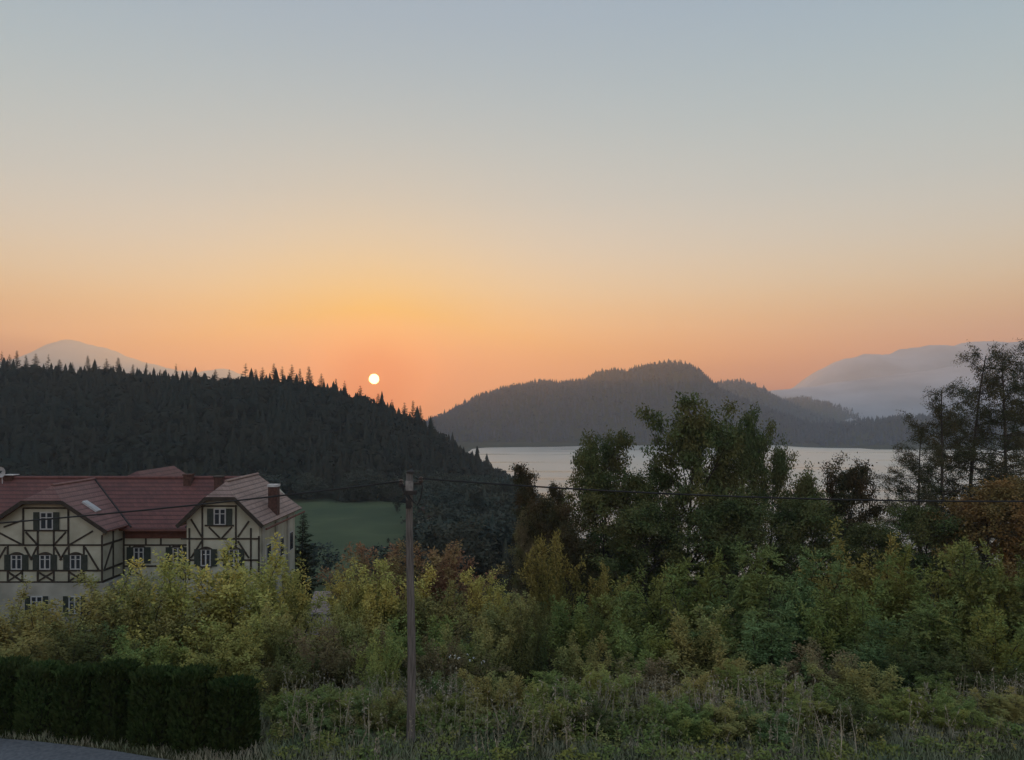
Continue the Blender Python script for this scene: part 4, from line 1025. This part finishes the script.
fr = np.random.RandomState(44); kinds_ = ['shrub', 'pinnate', 'shrub', 'upright']; lf_ = ['green', 'olive', 'blue', 'fresh', 'dark', 'green']
for side, xs_ in (('left', (388, 362, 330, 300)), ('right', (438, 474, 512, 552, 590, 634, 676, 722, 766, 812, 856, 902, 950, 1000))):
    for i, px in enumerate(xs_):
        lw = 'waist-high ' + {'green': 'green', 'olive': 'olive', 'blue': 'blue-green', 'fresh': 'light green', 'dark': 'dark green'}[lf_[(i + (side == 'left')) % 6]]
        plant('bush', kinds_[i % 4], fr.randint(3), px + fr.randint(-6, 7), 23.5 + 1.1 * fr.rand(), 692 + fr.randint(0, 22), lf_[(i + (side == 'left')) % 6],
              f'front-row {lw} bush in the weeds, {ORD[i]} to the {side} of the pole', 'bush', 'front row of bushes in the weeds', 58 + fr.randint(0, 16))
VT = [(322, 318, 506, 'first'), (345, 190, 548, ''), (372, 300, 492, ''), (428, 215, 500, ''), (452, 180, 512, ''), (478, 200, 496, ''), (500, 172, 520, ''), (462, 160, 540, ''), (505, 240, 482, ''), (415, 190, 520, ''), (336, 290, 487, ''), (352, 294, 491, ''), (398, 262, 499, ''), (388, 200, 538, ''), (322, 215, 538, '')]
VL = ['hazy round tree at the near left corner of the meadow', 'hazy small tree at the lower edge of the meadow', 'hazy tree at the far edge of the meadow',
      'hazy tree right of the pole beside the pale cottage', 'hazy round tree in the valley right of the cottage', 'hazy tall tree in the valley under the overhead cable',
      'hazy dark tree in the valley next to the lakeside trees', 'hazy low tree in front of the grey-roofed valley building', 'hazy tree at the foot of the ridge near the lake', 'hazy tree close to the pole at the meadow edge', 'small dark tree at the far meadow edge, nearer the house', 'small dark tree at the far meadow edge, beside the one nearer the house',
      'hazy tree on the right margin of the meadow, left of the pole', 'hazy bushy tree on the near right corner of the meadow', 'hazy bushy tree on the near meadow edge beside the spruce']
for i, ((px, Yd, top, _), lab) in enumerate(zip(VT, VL)):
    plant('valley_tree', 'tree', i % 4, px, Yd, top, 'valley', lab, 'tree', 'trees in the hazy valley')

# ------------------------------------------------------------------ weeds, grass, undergrowth
def ok_drive(X, Y):
    f = np.interp(X, [-19, -15.2, -10.7, -9.2], [24.2, 22.85, 21.75, 21.35]); return (X > -9.2) | (Y > f)
rng = np.random.RandomState(31)
n = 90000
Y = 19 + 10.5 * rng.rand(n) ** 1.1; X = (rng.uniform(-60, 1090, n) - CX) * Y / F * 1.03
k = ok_drive(X, Y); X, Y = X[k], Y[k]; n = len(X)
P = np.stack([X, Y, ground(X, Y) - .01], 1); patch = .6 + .9 * np.clip(fbm(X * .5, Y * .5, 4, 3) + .4, 0, 1)
D = rng.normal(size=(n, 3)) * .32; D[:, 2] = 1
V, Fc = leaves(P, D, rng.uniform(.10, .34, n) * patch, .09, rng)
tag(link('grass', mesh_np('grass', V, [Fc], LEAF['grass'])), kind='stuff')

# dry weeds: bent stalks with feathery seed heads
PV = []; PF = []; off = 0
def push(V, Fc):
    global off
    PV.append(V); PF.append(Fc + off); off += len(V)
ns = 2400
Y = 20.5 + 8.3 * rng.rand(ns) ** .55; X = (rng.uniform(285, 1080, ns) - CX) * Y / F
dens = fbm(X * .35, Y * .35, 12, 3) + .5; k = rng.rand(ns) < np.clip(dens * 1.3, .1, 1); X, Y = X[k], Y[k]; ns = len(X)
hgt = rng.uniform(.45, 1.35, ns) * np.clip(dens[k] + .5, .6, 1.2); lean = rng.normal(size=(ns, 2)) * .16
B = np.stack([X, Y, ground(X, Y)], 1); TP = B + np.stack([lean[:, 0] * hgt, lean[:, 1] * hgt, hgt], 1)
V, Fc = leaves(B, TP - B, hgt, .022, rng); push(V, Fc)
for q in range(16):
    t = rng.uniform(.35, 1.02, ns)[:, None]; A = B + (TP - B) * t
    d = rng.normal(size=(ns, 3)) * .8 + np.array([0, 0, .5]); V, Fc = leaves(A, d, rng.uniform(.05, .16, ns), .25, rng); push(V, Fc)
tag(link('dry_weeds', mesh_np('dry_weeds', np.concatenate(PV), [np.concatenate(PF)], LEAF['straw'])), kind='stuff')

# leafy weeds in loose mounds
PV = []; PF = []; off = 0
nm_ = 330; Yc = 21.2 + 7.5 * rng.rand(nm_) ** .95; Xc = (rng.uniform(275, 1090, nm_) - CX) * Yc / F
for x_, y_ in zip(Xc, Yc):
    if y_ < 22 and abs(x_ - PX) < .5: continue
    nn = rng.randint(60, 190); rad = rng.uniform(.25, .75); hh = rng.uniform(.2, .75) * (1 if y_ > 23 else .6)
    o_ = rng.normal(size=(nn, 2)) * rad * .55; zz_ = hh * np.exp(-(o_ ** 2).sum(1) / (rad * rad)) * rng.rand(nn) ** .5
    A = np.stack([x_ + o_[:, 0], y_ + o_[:, 1], ground(x_ + o_[:, 0], y_ + o_[:, 1]) + zz_], 1)
    V, Fc = leaves(A, rng.normal(size=(nn, 3)) * np.array([1, 1, .5]) + np.array([0, 0, .1]), rng.uniform(.07, .17, nn), .5, rng); push(V, Fc)
tag(link('leafy_weeds', mesh_np('leafy_weeds', np.concatenate(PV), [np.concatenate(PF)], LEAF['green'])), kind='stuff')
PV = []; PF = []; off = 0
nm_ = 230; Yc = 22.2 + 6 * rng.rand(nm_) ** .8; Xc = (rng.uniform(275, 1090, nm_) - CX) * Yc / F
for x_, y_ in zip(Xc, Yc):                                     # upright leafy stems, nettle-like
    hh = rng.uniform(.35, 1.0) * np.interp(y_, [22, 24.5], [.55, 1])
    for q in range(rng.randint(4, 12)):
        bx_, by_ = x_ + rng.normal() * .22, y_ + rng.normal() * .22; k_ = rng.randint(10, 20); tt = rng.rand(k_)
        ln_ = rng.normal(size=2) * .14; h2 = hh * rng.uniform(.6, 1.1); gz_ = float(ground(bx_, by_))
        A = np.stack([bx_ + ln_[0] * tt * h2, by_ + ln_[1] * tt * h2, gz_ + h2 * (.15 + .85 * tt)], 1)
        V, Fc = leaves(A, rng.normal(size=(k_, 3)) * np.array([1, 1, .4]) + np.array([0, 0, -.25]), rng.uniform(.06, .14, k_) * (1.1 - .5 * tt), .5, rng); push(V, Fc)
tag(link('tall_weeds', mesh_np('tall_weeds', np.concatenate(PV), [np.concatenate(PF)], LEAF['olive'])), kind='stuff')

n = 90000
Y = 24.5 + 60 * rng.rand(n) ** 1.7; X = (rng.uniform(-90, 1120, n) - CX) * Y / F
k = ok_drive(X, Y) & ((X > -6.7) | (Y > 25.5)) & ((Y > 27) | (rng.rand(n) < .5)); X, Y = X[k], Y[k]; n = len(X)
hh = np.interp(Y, [24, 30, 85], [.25, .8, 2.2]) * np.clip(fbm(X * .3, Y * .3, 22, 3) + .75, .2, 1.4) * rng.rand(n) ** .7
P = np.stack([X, Y, ground(X, Y) + hh], 1); D = rng.normal(size=(n, 3)); V, Fc = leaves(P, D, np.interp(Y, [24, 85], [.11, .26]) * rng.uniform(.7, 1.3, n), .6, rng)
tag(link('undergrowth', mesh_np('undergrowth', V, [Fc], LEAF['under'])), kind='stuff')
